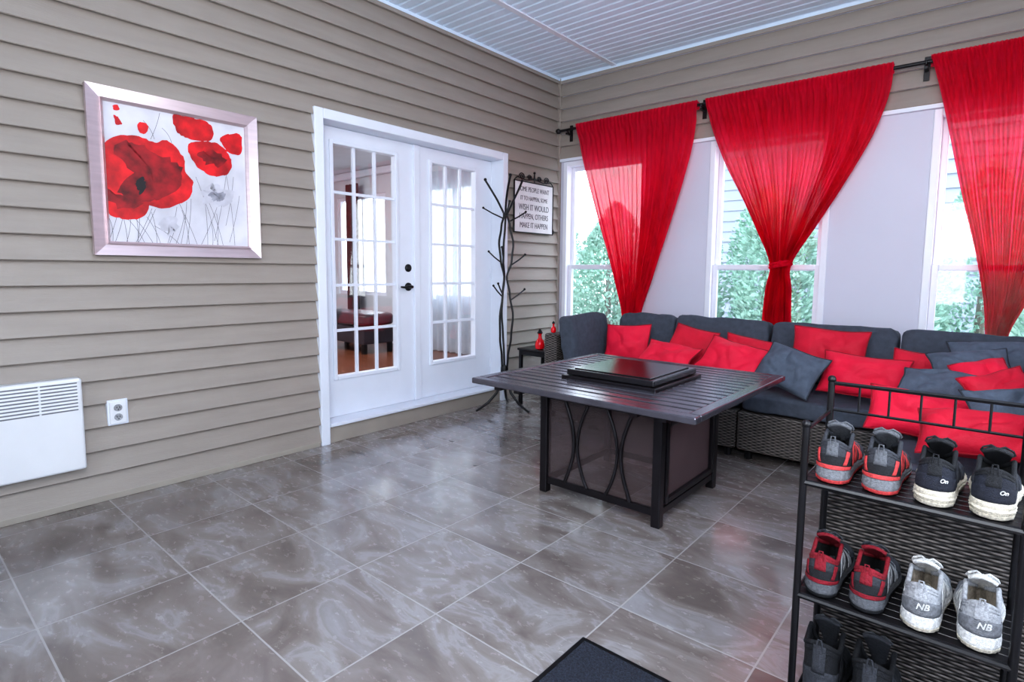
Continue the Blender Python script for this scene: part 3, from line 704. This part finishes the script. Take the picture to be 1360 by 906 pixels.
# ================================================================== SECTIONAL SOFA
SB, SF = -.17, -1.05   # back, front (y)
GR = 'modules of the wicker sectional'
def feet(r, x0, x1, y0, y1, z=.06):
    for x in (x0 + .06, x1 - .06):
        for y in (y0 + .06, y1 - .06): MB().lathe([(.022, 0), (.025, z)], (x, y, 0), 10).build('foot', MT['black'], r, True)
def cush(r, name, c, size, rot=(0, 0, 0), n=9., puff=.05, seed=0):
    vs, fs = rounded(*size, n=n, puff=puff, seed=seed, N=17, wr=.011)
    M = Matrix.Translation(c) @ Matrix.Rotation(rot[2], 4, 'Z') @ Matrix.Rotation(rot[0], 4, 'X') @ Matrix.Rotation(rot[1], 4, 'Y')
    return MB().add(vs, fs, M).build(name, MT['charcoal'], r, True, smooth=True)
def module(label, x0, x1, y0, y1, back='y', arm=False, corner=False, bx=None, seed=0, endarm=False):
    r = thing('sofa_module', label, 'sofa module', ((x0 + x1) / 2, (y0 + y1) / 2, 0), group=GR); g = .004
    x0 += g; x1 -= g; y0 += g; y1 -= g; zb = .025 if endarm else .06
    feet(r, x0, x1, y0, y1, zb)
    MB().box(x0, x1, y0, y1, zb, .31).build('wicker_base', MT['wicker'], r, True, bevel=.018, seg=3)
    sx0, sx1, sy0, sy1 = x0, x1, y0 - (.01 if back == 'y' and not corner else 0), y1
    if back == 'y' or corner:
        MB().box(x0, x1, y1 - .1, y1, .312, .68).build('backrest', MT['wicker'], r, True, bevel=.02, seg=3); sy1 = y1 - .105
    if back == 'x' or corner:
        MB().box(x1 - .1, x1, y0, y1 - (.105 if corner else 0), .312, .68).build('side_backrest', MT['wicker'], r, True, bevel=.02, seg=3); sx1 = x1 - .105
    if arm:
        MB().box(x0, x0 + .12, y0, y1 - .105, .312, .68).build('armrest', MT['wicker'], r, True, bevel=.02, seg=3); sx0 = x0 + .125
    if endarm:
        MB().box(x0, x1 - .105, y0, y0 + .11, .312, .585).build('armrest', MT['wicker'], r, True, bevel=.02, seg=3); sy0 = y0 + .115
    cush(r, 'seat_cushion', ((sx0 + sx1) / 2, (sy0 + sy1) / 2, .373), (sx1 - sx0, sy1 - sy0, .12), seed=seed)
    if back == 'y' or corner:
        a, b = bx or (sx0, sx1)
        cush(r, 'back_cushion', ((a + b) / 2, sy1 - .1, .635), (b - a - .004, .40, .17), rot=(radians(80), 0, 0), n=11, puff=.08, seed=seed + 5)
    if back == 'x' or corner:
        ya, yb = (y0, y1 - .33) if corner else (sy0, y1)
        cush(r, 'back_cushion', (sx1 - .1, (ya + yb) / 2, .62), (.36, yb - ya - .01, .17), rot=(0, radians(-78), 0), puff=.1, seed=seed + 9)
    if arm:
        cush(r, 'side_cushion', (sx0 + .09, (y0 + sy1 - .2) / 2 , .635), (.40, sy1 - .2 - y0 - .02, .15), rot=(0, radians(80), 0), puff=.1, seed=seed + 3)
    return r
module('wicker sofa module with the left armrest beside the side table', .64, 1.47, SF, SB, arm=True, bx=(.96, 1.468), seed=1)
module('wicker sofa module behind the fire table, second from the left armrest', 1.47, 2.18, SF, SB, seed=2)
module('wicker sofa module in front of the knotted middle curtain', 2.18, 2.94, SF, SB, seed=3)
module('corner sofa module under the right window', 2.94, 3.79, SF, SB, corner=True, seed=4)
module('sofa module next to the corner, heaped with red pillows', 3.0, 3.79, -1.9, SF, back='x', seed=5)
module('end sofa module whose wicker side shows behind the shoe rack', 3.01, 3.79, -2.80, -1.9, back='x', seed=6, endarm=True)

# --- throw pillows (px, py, y-plane, w, h, thick, yaw, tilt, roll, colour)  1 crimson, 2 crimson darkened for shading, 0 slate
PL = [
 (833, 455, -.64, .37, .30, .13, 8, 22, -3, 1, 'red pillow farthest left, leaning on the end cushion'),
 (886, 473, -.86, .42, .26, .12, -5, 52, 4, 1, 'red pillow lying flatter, second from the left armrest'),
 (917, 461, -.62, .37, .31, .13, -8, 22, 9, 2, 'red pillow standing tilted behind the flatter red pillow'),
 (972, 477, -.86, .44, .27, .12, -6, 40, 12, 1, 'red pillow left of the slate pillow, in front of another'),
 (992, 468, -.62, .34, .22, .10, 0, 22, 8, 2, 'red pillow peeking out behind others left of the slate pillow'),
 (1048, 490, -.95, .38, .28, .15, -8, 34, 15, 0, 'slate grey throw pillow standing on a corner mid sofa'),
 (1100, 465, -.60, .44, .28, .13, 0, 18, 2, 2, 'red pillow upright behind the slate pillow, below the middle curtain'),
 (1146, 500, -.84, .45, .26, .15, -4, 26, 2, 1, 'wide red pillow just right of the slate pillow'),
 (1226, 496, -.72, .32, .24, .12, 0, 22, 6, 2, 'small red pillow at the corner beside the dark pillows'),
 (1290, 492, -.95, .34, .24, .14, 10, 40, -10, 0, 'slate pillow slumped at the corner below the right window'),
 (1325, 477, -.68, .42, .22, .12, 10, 40, -4, 0, 'slate pillow behind the slumped one below the right window'),
 (1262, 513, -1.25, .42, .19, .10, -6, 55, 3, 0, 'thin slate pillow lying flat on top of the red heap'),
 (1308, 501, -1.12, .23, .19, .11, 15, 44, -16, 1, 'red pillow wedged behind the flat slate pillow'),
 (1220, 554, -1.52, .40, .23, .18, 10, 36, 6, 1, 'large red pillow at the front of the heap behind the shoes'),
 (1330, 521, -1.40, .26, .20, .13, 16, 40, -22, 2, 'red pillow at the right edge beside the flat slate pillow'),
 (1296, 577, -1.94, .36, .20, .16, -4, 46, -6, 2, 'red pillow nearest the shoe rack, resting on the end module'),
 (1338, 541, -1.66, .27, .18, .11, 16, 50, -8, 0, 'slate pillow at the right edge above the nearest red pillow'),
]
for i, (px, py, yp, w, h, t, yaw, tilt, roll, cc, lab) in enumerate(PL):
    vs, fs, bd = pillow(w, h, t, seed=i + 1)
    R_ = Matrix.Rotation(radians(yaw), 4, 'Z') @ Matrix.Rotation(radians(-tilt), 4, 'X') @ Matrix.Rotation(radians(roll), 4, 'Y')
    c = onY(px, py, yp); pv = [R_ @ v for v in vs]; lo = min(v.z for v in pv)
    if c.z + lo < .437: c = c + Vector((0, 0, .437 - c.z - lo))
    o = MB().add([v + c for v in pv], fs).build('throw_pillow', MT[('slate', 'red', 'red_shaded')[cc]], smooth=True)
    tag(o, lab, 'pillow', 'red throw pillows' if cc else 'slate throw pillows')
    MB().tube([pv[k] + c for k in bd], .0045, 6, closed=True).build('seam', MT['seam_r' if cc else 'seam_s'], o, True, smooth=True)

# ================================================================== FIRE TABLE
tx, ty = 1.925, -1.945; hw = .605; zt = .62
ft = thing('fire_table', 'square dark bronze slatted fire pit table with mesh sided base', 'table', (tx, ty, 0))
def barbox(mb, x0, x1, y0, y1, z0, z1): mb.box(tx + x0, tx + x1, ty + y0, ty + y1, z0, z1); return mb
mb = MB(); e = .055
barbox(mb, -hw, hw, -hw, -hw + e, zt - .03, zt); barbox(mb, -hw, hw, hw - e, hw, zt - .03, zt)
barbox(mb, -hw, -hw + e, -hw + e, hw - e, zt - .03, zt); barbox(mb, hw - e, hw, -hw + e, hw - e, zt - .03, zt)
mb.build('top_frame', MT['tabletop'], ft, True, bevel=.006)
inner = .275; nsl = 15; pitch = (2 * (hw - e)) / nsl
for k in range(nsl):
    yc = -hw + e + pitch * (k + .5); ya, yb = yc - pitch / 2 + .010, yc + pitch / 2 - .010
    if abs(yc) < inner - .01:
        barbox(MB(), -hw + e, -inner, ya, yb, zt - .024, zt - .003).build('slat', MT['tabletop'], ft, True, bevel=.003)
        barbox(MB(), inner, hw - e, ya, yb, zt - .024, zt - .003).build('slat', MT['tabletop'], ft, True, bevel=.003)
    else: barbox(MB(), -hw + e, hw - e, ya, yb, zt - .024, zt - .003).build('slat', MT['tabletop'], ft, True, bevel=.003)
mb = MB()
for x in (-.45, -.32, .32, .45): barbox(mb, x - .02, x + .02, -hw + .03, hw - .03, zt - .05, zt - .026)
barbox(mb, -.335, .335, -.335, .335, zt - .075, zt - .05)
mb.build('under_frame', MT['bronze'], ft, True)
barbox(MB(), -.27, .27, -.27, .27, zt - .01, zt + .012).build('burner_rim', MT['bronze'], ft, True, bevel=.004)
lid = barbox(MB(), -.25, .25, -.25, .25, zt + .014, zt + .044).build('lid', MT['lid'], ft, True, bevel=.006)
barbox(MB(), -.22, .22, -.22, .22, zt + .044, zt + .049).build('lid_panel', MT['lid'], lid, True, bevel=.003)
bw = .325; pw = .022
for sx in (-1, 1):
    for sy in (-1, 1):
        barbox(MB(), sx * bw - pw, sx * bw + pw, sy * bw - pw, sy * bw + pw, 0, zt - .076).build('leg', MT['bronze'], ft, True, bevel=.004)
for nm, z0, z1 in (('bottom_rail', .05, .085), ('top_rail', zt - .11, zt - .078)):
    for s in (-1, 1):
        barbox(MB(), -bw + pw, bw - pw, s * bw - .014, s * bw + .014, z0, z1).build(nm, MT['bronze'], ft, True, bevel=.003)
        barbox(MB(), s * bw - .014, s * bw + .014, -bw + pw, bw - pw, z0, z1).build(nm, MT['bronze'], ft, True, bevel=.003)
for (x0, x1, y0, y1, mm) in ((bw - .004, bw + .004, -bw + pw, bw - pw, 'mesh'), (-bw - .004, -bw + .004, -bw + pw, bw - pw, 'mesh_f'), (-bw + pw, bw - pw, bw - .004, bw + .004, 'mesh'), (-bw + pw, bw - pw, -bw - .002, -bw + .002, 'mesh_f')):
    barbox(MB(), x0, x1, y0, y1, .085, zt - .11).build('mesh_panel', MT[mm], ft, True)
n = 14; zs = [.085 + (zt - .195) * k / n for k in range(n + 1)]
def cbar(f, r=.0095): MB().tube([(tx + f(k / n), ty - bw - .012, z) for k, z in enumerate(zs)], r, 8).build('curved_bar', MT['bronze'], ft, True, smooth=True)
for s in (-1, 1):
    cbar(lambda t: s * (.19 - .055 * sin(pi * t)))
    cbar(lambda t: s * (.055 + .06 * sin(pi * min(1, max(0, t))) ** .9), .0085)
fx = bw + .012; mb = MB()
for y0, y1, z0, z1 in ((-.285, -.26, .1, .49), (.26, .285, .1, .49), (-.26, .26, .1, .125), (-.26, .26, .465, .49)): barbox(mb, fx - .006, fx + .012, y0, y1, z0, z1)
mb.build('access_door_frame', MT['bronze'], ft, True, bevel=.003)

# ================================================================== COAT TREE
cx, cy_ = .265, -1.09
ct = thing('coat_rack', 'tall black metal coat tree with branching pegs beside the doors', 'coat rack', (cx, cy_, 0))
prof = [(.30, .02), (.45, .03), (.62, .055), (.8, .068), (.98, .04), (1.12, .014), (1.26, .055), (1.4, .07), (1.54, .042), (1.64, .014), (1.76, .08), (1.92, .18)]
def stemr(z):
    for (a, b), (c, d) in zip(prof[:-1], prof[1:]):
        if a <= z <= c: t = (z - a) / (c - a); t = t * t * (3 - 2 * t) if c < 1.7 else t; return b + (d - b) * t
    return prof[-1][1]
for k in range(3):
    a0 = radians(5 + 120 * k)
    pts = [(cx + r_ * cos(a0), cy_ + r_ * sin(a0), z) for r_, z in ((.02, .36), (.03, .25), (.07, .15), (.15, .07), (.22, .03), (.255, .012))]
    MB().tube(pts, [.012, .012, .011, .011, .010, .010], 8).build('leg', MT['black'], ct, True, smooth=True)
    zs_ = [.28 + (1.92 - .28) * i / 60 for i in range(61)]
    an = lambda z: a0 + radians(8) + (z - .3) * .75
    stm = MB().tube([(cx + stemr(max(z, .3)) * cos(an(z)), cy_ + stemr(max(z, .3)) * sin(an(z)), z) for z in zs_], .0088, 8)
    stm.ball((cx + stemr(1.92) * cos(an(1.92)), cy_ + stemr(1.92) * sin(an(1.92)), 1.925), .013)
    so = stm.build('stem', MT['black'], ct, True, smooth=True)
    for zp, ln in ((.93, .12), (1.22, .13), (1.58, .18)):
        z = zp + k * .025; a = an(z) + .2
        p = Vector((cx + stemr(z) * cos(an(z)), cy_ + stemr(z) * sin(an(z)), z)); d = Vector((cos(a), sin(a), 0))
        mb = MB().tube([p, p + d * ln * .55 + Z * .045, p + d * ln + Z * .09], .006, 6); mb.ball(p + d * ln + Z * .092, .010)
        mb.build('peg', MT['black'], so, True, smooth=True)
MB().lathe([(.028, .26), (.033, .28), (.033, .36), (.028, .38)], (cx, cy_, 0), 16).build('collar', MT['black'], ct, True, smooth=True)

# ================================================================== SIDE TABLE + RED DECOR
st = thing('side_table', 'small square black side table beside the sofa armrest', 'side table', (.385, -.68, 0))
MB().box(.2, .57, -.85, -.48, .48, .5).build('table_top', MT['black'], st, True, bevel=.005)
for x in (.225, .545):
    for y in (-.825, -.505): MB().box(x - .013, x + .013, y - .013, y + .013, 0, .48).build('leg', MT['black'], st, True)
for y in (-.825, -.505): MB().box(.238, .532, y - .008, y + .008, .44, .48).build('apron', MT['black'], st, True)
def bottle(label, x, y, z, s, group):
    t = thing('red_ornament', label, 'ornament', (x, y, z), group=group)
    MB().lathe([(.025 * s, 0), (.045 * s, .01 * s), (.05 * s, .05 * s), (.04 * s, .09 * s), (.02 * s, .115 * s), (.016 * s, .15 * s), (.024 * s, .165 * s)], n=18).build('body', MT['redglass'], t, smooth=True)
    MB().lathe([(.026 * s, .165 * s), (.03 * s, .172 * s), (.02 * s, .19 * s), (.006 * s, .21 * s)], n=14).build('stopper', MT['black'], t, smooth=True)
bottle('red glass bottle ornament standing on the black side table', .415, -.8, .5, .85, 'red glass ornaments')
bottle('small red ornament on the sofa armrest, nearest the armrest front', .69, -.98, .682, .45, 'red glass ornaments')
bottle('small red ornament on the sofa armrest, behind the other one', .71, -.88, .682, .45, 'red glass ornaments')

# ================================================================== DOOR MAT
dm = thing('door_mat', 'dark carpeted door mat on the tiles at the bottom edge', 'mat', (2.83, -3.42, 0))
MB().box(2.455, 3.2, -3.67, -3.185, .002, .012).build('carpet', MT['mat'], dm, True, bevel=.003)
mb = MB().box(2.44, 3.215, -3.185, -3.17, .001, .009).box(2.44, 3.215, -3.685, -3.67, .001, .009).box(2.44, 2.455, -3.67, -3.185, .001, .009).box(3.2, 3.215, -3.67, -3.185, .001, .009)
mb.build('rubber_border', MT['black'], dm, True)

# ================================================================== SHOE RACK
RX0, RX1, RY0, RY1 = 3.04, 3.45, -3.12, -2.86
SZ = [.075, .38, .672]
rk = thing('shoe_rack', 'black metal three tier shoe rack in the right foreground', 'shoe rack', ((RX0 + RX1) / 2, (RY0 + RY1) / 2, 0))
for x in (RX0, RX1):
    for y, zt_ in ((RY0, .81), (RY1, .885)):
        mb = MB().tube([(x, y, .004), (x, y, zt_)], .0085, 10); mb.ball((x, y, zt_), .011); mb.lathe([(.012, 0), (.012, .015)], (x, y, 0), 10)
        mb.build('post', MT['black'], rk, True, smooth=True)
    MB().tube([(x, RY0, .795), (x, RY1, .795)], .005, 6).build('side_rail', MT['black'], rk, True)
for z in SZ:
    mb = MB()
    for y in (RY0, RY1): mb.tube([(RX0, y, z - .008), (RX1, y, z - .008)], .008, 8)
    for x in (RX0, RX1): mb.tube([(x, RY0, z - .008), (x, RY1, z - .008)], .007, 8)
    mb.box(RX0, RX1, RY0, RY1, z - .006, z - .002)
    for k in range(1, 8): y = RY0 + (RY1 - RY0) * k / 8; mb.tube([(RX0, y, z - .004), (RX1, y, z - .004)], .0035, 6)
    mb.build('shelf', MT['black'], rk, True)
mb = MB().tube([(RX0, RY1, .875), (RX1, RY1, .875)], .006, 6).tube([(RX0, RY1, .80), (RX1, RY1, .80)], .004, 6)
for k in range(1, 6): x = RX0 + (RX1 - RX0) * k / 6; mb.tube([(x, RY1, .80), (x, RY1, .875)], .003, 6)
mb.build('back_rail', MT['black'], rk, True)

# --- shoes
LS = .27
HWT = [(0, .0), (.004, .015), (.012, .025), (.03, .034), (.06, .036), (.1, .035), (.14, .038), (.18, .044), (.21, .045), (.235, .041), (.255, .030), (.265, .018), (.27, 0)]
def hwf(y):
    for (a, b), (c, d) in zip(HWT[:-1], HWT[1:]):
        if y <= c: return b + (d - b) * (y - a) / (c - a)
    return 0
def per(s):
    s = s % 1.0
    y = LS * (1 - cos(2 * pi * s)) / 2
    return (hwf(y) if s <= .5 else -hwf(y)), y
def lerp(a, b, t): return a + (b - a) * t
def soleh(y): return lerp(.040, .026, min(1, y / .2)) + max(0, (y - .2)) * .14
def spring(y): return max(0, (y - .19)) ** 2 * 2.2
def upperP(s, v, hi=0.):
    x, y = per(s); sg = 1 if x >= 0 else -1
    P0 = Vector((x * .97, y, soleh(y) - .004))
    if y <= .105:
        t = y / .105
        zt = .100 - .022 * sin(pi * min(1, t * 1.05)) * 1.0 + hi * (1 - .15 * t)
        if hi: xt = sg * min(abs(x) * 1.04, .038)
        else: xt = sg * min(abs(x) * .84, .030)
        yt = y * .92 + .010 - hi * .04
        T = Vector((xt, yt, zt)); C2 = Vector((sg * min(abs(x), .033) * (1.06 if hi else .98), y * .97 + .004, lerp(P0.z, zt, .7)))
    elif y <= .185:
        t = (y - .105) / .08
        zt = lerp(.097 + hi * .85, .066, t ** (.55 if hi else .9)); xt = sg * lerp(.034 if hi else .026, .010, min(1, t * 1.6))
        yt = lerp(.1066 - hi * .04, .182, t)
        T = Vector((xt, yt, zt)); C2 = Vector((sg * lerp(.034, .028, t), lerp(y, yt, .5), lerp(P0.z, zt, .85)))
    else:
        t = (y - .185) / (LS - .185)
        yt = lerp(.182, .238, t); zt = lerp(.066, .052, t); f = max(0, 1 - t * 12)
        T = Vector((sg * .010 * f, yt, zt)); C2 = Vector((x * .75, lerp(y, yt, .35), zt + .004))
    C1 = Vector((x * 1.03, y + (.003 if y > .2 else -.001), lerp(P0.z, T.z, .4)))
    a = 1 - v
    return P0 * a ** 3 + C1 * 3 * v * a * a + C2 * 3 * v * v * a + T * v ** 3
def nrm(s):
    x0, y0 = per(s - .006); x1, y1 = per(s + .006)
    d = Vector((x1 - x0, y1 - y0, 0))
    return Vector((d.y, -d.x, 0)).normalized() if d.length > 1e-7 else Vector((0, -1, 0))
def make_shoe(label, group, c, hi=0., logo=None, logom=None, lsize=.02, lpos=0., lz=.32, waves=0):
    t = thing('shoe', label, 'shoe', (0, 0, 0), group=group)
    NS = 64
    # scalloped edge gives the chunky moulded sole
    ring = lambda k, zf, sc=0.: [Vector((per(i / NS)[0] * (k + sc * (i % 2)), (per(i / NS)[1] - LS / 2) * (1 + (k + sc * (i % 2) - 1) * .35) + LS / 2, zf(per(i / NS)[1]))) for i in range(NS)]
    def loft(rings, cap=True):
        mb = MB(); vs = [p for r_ in rings for p in r_]; fs = []
        for j in range(len(rings) - 1):
            for i in range(NS): fs.append((j * NS + i, j * NS + (i + 1) % NS, (j + 1) * NS + (i + 1) % NS, (j + 1) * NS + i))
        if cap: fs += [tuple(range(NS)), tuple(range((len(rings) - 1) * NS, len(rings) * NS))]
        return mb.add(vs, fs)
    loft([ring(.96, lambda y: spring(y)), ring(1.05, lambda y: .003 + spring(y), .03), ring(1.08, lambda y: .010 + spring(y), .03)]).build('outsole', c['out'], t, smooth=True)
    loft([ring(1.06, lambda y: .010 + spring(y)), ring(1.12, lambda y: lerp(.009, soleh(y), .3) + spring(y) * .6, .05 * waves), ring(1.07, lambda y: lerp(.009, soleh(y), .45) + spring(y) * .4), ring(1.10, lambda y: lerp(.009, soleh(y), .62), .04 * waves), ring(1.05, lambda y: soleh(y) - .003), ring(.98, soleh)]).build('midsole', c['mid'], t, smooth=True)
    mb = MB(); mb.grid(lambda u, v: upperP(u, v, hi), NS, 10, closed_u=True)
    up = mb.build('upper', c['up'], t, smooth=True, solid=.003, fix=True)
    def patch(name, s0, s1, v0, v1, m, o=.0028, nu=16, nv=5, slant=0.):
        mb = MB()
        mb.grid(lambda u, v: upperP(lerp(s0, s1, u) + slant * v, lerp(v0, v1, v), hi) + nrm(lerp(s0, s1, u)) * o, nu, nv)
        return mb.build(name, m, up, smooth=True, solid=.0018, fix=False)
    patch('heel_counter', -.14, .14, .0, .5, c['heel'])
    if 'clip' in c: patch('heel_clip', -.12, .12, 0, .13, c['clip'], .0045)
    if 'band' in c:
        for s in (1, -1): patch('heel_stripe', s * .06, s * .08, .18, .8, c['band'], .0042, 6, 8, slant=s * .03)
    patch('heel_tab', -.035, .035, .45, 1.0, c['tab'], .004)
    patch('collar_band', -.16, .16, .84, 1.0, c['collar'], .0022)
    patch('toe_cap', .38, .62, 0, .32, c['toe'])
    for s in (1, -1):
        patch('side_stripe', s * .16, s * .185, .05, .8, c['acc'], .0026, 6, 8, slant=s * .02)
        patch('side_stripe', s * .21, s * .24, .05, .85, c['acc'], .0026, 6, 8, slant=s * .02)
        patch('side_stripe', s * .27, s * .30, .05, .85, c['acc'], .0026, 6, 8, slant=s * .02)
    mb = MB(); ss = [i / 80 for i in range(-26, 27)]
    rows = []
    for lev in range(5):
        row = []
        for s in ss:
            p = upperP(s, 1, hi); f = lev / 4
            row.append(Vector((p.x * (1 - .12 * f) , lerp(p.y, p.y * .97 + .005, min(1, f * 3)), lerp(p.z - .001, soleh(p.y) + .006, f))))
        rows.append(row)
    w = len(ss); vs = [p for r_ in rows for p in r_]; fs = []
    for j in range(4):
        for i in range(w - 1): fs.append((j * w + i, j * w + i + 1, (j + 1) * w + i + 1, (j + 1) * w + i))
    mb.add(vs, fs); mb.build('lining', c['lin'], t, smooth=True, fix=False)
    MB().add(rows[-1], [tuple(range(w))]).build('insole', c['ins'], t, fix=False)
    MB().tube([upperP(s, 1, hi) for s in ss], .0058 if hi else .005, 8).build('collar_roll', c['collar'], t, smooth=True)
    h = upperP(0, 1, hi)
    MB().tube([h + Vector((-.006, -.003, -.022)), h + Vector((-.006, -.007, -.002)), h + Vector((-.004, -.006, .012)), h + Vector((.004, -.006, .012)), h + Vector((.006, -.007, -.002)), h + Vector((.006, -.003, -.022))], .0018, 5).build('pull_loop', c['tab'], t, smooth=True)
    ytop, ztop = .082, .124 + hi * .95
    def tg(u, v):
        a = (u - .5) * 2; k = v
        y = lerp(.184, ytop + hi * .1, k); z = lerp(.06, ztop, k ** (.75 if hi else .9)); wd = lerp(.012, .030 if hi else .027, k)
        return Vector((a * wd, y + a * a * .006, z - a * a * .010 + .003))
    mb = MB(); mb.grid(tg, 8, 10); mb.build('tongue', c['ton'], t, smooth=True, solid=.007, fix=False)
    mb = MB()
    for k in range(5):
        f = .12 + k * .17; p = tg(.5, f); w2 = lerp(.013, .023, f)
        q = tg(.5, min(1, f + .07))
        for (a, b) in ((p, q), (q, p)):
            mb.tube([(-w2, a.y, a.z - .001), (-w2 * .4, lerp(a.y, b.y, .3), lerp(a.z, b.z, .3) + .006), (w2 * .4, lerp(a.y, b.y, .7), lerp(a.z, b.z, .7) + .006), (w2, b.y, b.z - .001)], .0025, 5)
    p = tg(.5, .82)
    for s in (-1, 1):
        mb.tube([(0, p.y, p.z + .007), (s * .012, p.y + .004, p.z + .012), (s * .026, p.y + .002, p.z + .006), (s * .03, p.y + .012, p.z - .004), (s * .018, p.y + .014, p.z + .002), (0, p.y + .002, p.z + .008)], .0023, 5)
        mb.tube([(0, p.y, p.z + .007), (s * .014, p.y + .016, p.z + .006), (s * .028, p.y + .024, p.z - .01)], .002, 5)
    mb.build('laces', c['lace'], t, smooth=True)
    if logo:
        P_ = upperP(lpos, lz, hi); nv = nrm(lpos); tv = Vector((-nv.y, nv.x, 0))
        P_ = P_ + nv * .0062
        Mx = Matrix(((tv.x, 0, nv.x, P_.x), (tv.y, 0, nv.y, P_.y), (0, 1, 0, P_.z), (0, 0, 0, 1)))
        text_obj('heel_logo', logo, lsize, Mx, logom, t, ext=.0006, shear=.25, fat=lsize * .02)
    return t
m = MT
CORAL = dict(out=m['s_coral'], mid=m['s_grey'], up=m['s_char'], heel=m['s_black'], clip=m['s_coral'], band=m['s_coral'], tab=m['s_mgrey'], collar=m['s_char'], toe=m['s_char'], acc=m['s_coral'], lin=m['s_lining'], ins=m['s_mgrey'], ton=m['s_mgrey'], lace=m['s_mgrey'])
BLACK = dict(out=m['s_cream'], mid=m['s_cream'], up=m['s_navy'], heel=m['s_navy'], tab=m['s_black'], collar=m['s_black'], toe=m['s_black'], acc=m['s_char'], lin=m['s_lining'], ins=m['s_char'], ton=m['s_black'], lace=m['s_black'])
REDS = dict(out=m['s_black'], mid=m['s_mgrey'], up=m['s_char'], heel=m['s_black'], clip=m['s_red'], band=m['s_red'], tab=m['s_red'], collar=m['s_red'], toe=m['s_char'], acc=m['s_lgrey'], lin=m['s_lining'], ins=m['s_mgrey'], ton=m['s_red'], lace=m['s_char'])
GREY = dict(out=m['s_cream'], mid=m['s_white'], up=m['s_lgrey'], heel=m['s_grey'], tab=m['s_lgrey'], collar=m['s_lgrey'], toe=m['s_grey'], acc=m['s_white'], lin=m['s_insole'], ins=m['s_cream'], ton=m['s_white'], lace=m['s_white'])
BOOT = dict(out=m['s_black'], mid=m['s_char'], up=m['s_black'], heel=m['s_char'], tab=m['s_char'], collar=m['s_black'], toe=m['s_char'], acc=m['s_char'], lin=m['s_lining'], ins=m['s_char'], ton=m['s_char'], lace=m['s_mgrey'])
def pair(l1, l2, group, c, z, x1, x2, a1=0, a2=0, sc=1., **k):
    s = make_shoe(l1, group, c, **k); q = copy_tree(s); q['label'] = l2
    for o, x, a in ((s, x1, a1), (q, x2, a2)):
        o.location = (x, RY0 + .002, z + .001); o.rotation_euler = (0, 0, radians(a)); o.scale = (.97 * sc, .97 * sc, 1.04 * sc)
pair('coral soled dark running shoe at the left end of the top shelf', 'coral soled dark running shoe beside the black pair on the top shelf', 'coral and grey running shoes', CORAL, SZ[2], 3.098, 3.196, 2, 1)
pair('black sneaker with cream sole beside the coral running shoes', 'black sneaker with cream sole at the right end of the top shelf', 'black cream soled sneakers', BLACK, SZ[2], 3.296, 3.394, -1, -2, logo='On', logom=m['s_white'], lsize=.012, lpos=.04, lz=.34, waves=1)
pair('red and black running shoe at the left end of the middle shelf', 'red and black running shoe beside the grey pair', 'red and black running shoes', REDS, SZ[1], 3.088, 3.185, 1, -1)
pair('grey sneaker with white laces beside the red and black shoes', 'grey sneaker with white laces at the right end of the middle shelf', 'grey sneakers', GREY, SZ[1], 3.289, 3.394, -1, 1, logo='NB', logom=m['s_white'], lsize=.019, lpos=.02, lz=.32)
pair('black hiking boot at the left end of the bottom shelf', 'black hiking boot second from the left on the bottom shelf', 'black hiking boots', BOOT, SZ[0], 3.098, 3.205, 2, 0, hi=.065, sc=1.06)

# ================================================================== LIGHT
w = bpy.data.worlds.new('world'); SC.world = w; w.use_nodes = True
nt = w.node_tree; bg = nt.nodes['Background']
tc = nt.nodes.new('ShaderNodeTexCoord'); sp = nt.nodes.new('ShaderNodeSeparateXYZ'); nt.links.new(tc.outputs['Generated'], sp.inputs[0])
rp = nt.nodes.new('ShaderNodeValToRGB'); rp.color_ramp.elements[0].position = 0; rp.color_ramp.elements[1].position = .8
rp.color_ramp.elements[0].color = (.88, .94, 1, 1); rp.color_ramp.elements[1].color = (.68, .83, 1, 1)
nt.links.new(sp.outputs[2], rp.inputs[0]); nt.links.new(rp.outputs[0], bg.inputs[0]); bg.inputs[1].default_value = 5.2
def area(name, loc, target, size, size_y, power, col=(1, 1, 1)):
    d = bpy.data.lights.new(name, 'AREA'); d.shape = 'RECTANGLE'; d.size = size; d.size_y = size_y; d.energy = power; d.color = col
    o = bpy.data.objects.new(name, d); COL.objects.link(o); o.location = loc
    o.rotation_euler = (Vector(target) - Vector(loc)).to_track_quat('-Z', 'Y').to_euler(); return o
area('room_fill', (3.4, -4.6, 2.9), (2.4, -1.0, .4), 1.0, .8, 54, (1, .98, .96))  # added fill light out of view, stands for no real fixture
area('ceiling_fill', (3.2, -5.0, 1.7), (2.3, -1.2, 3.03), 1.4, .6, 54, (.86, .93, 1))  # unseen light added only to brighten the ceiling
area('adjoining_fill', (-2.6, -2.3, 2.55), (-2.6, -1.6, 0), 1.8, 1.0, 100, (.97, .98, 1))  # added fill that lightens the room behind the doors, no fixture there
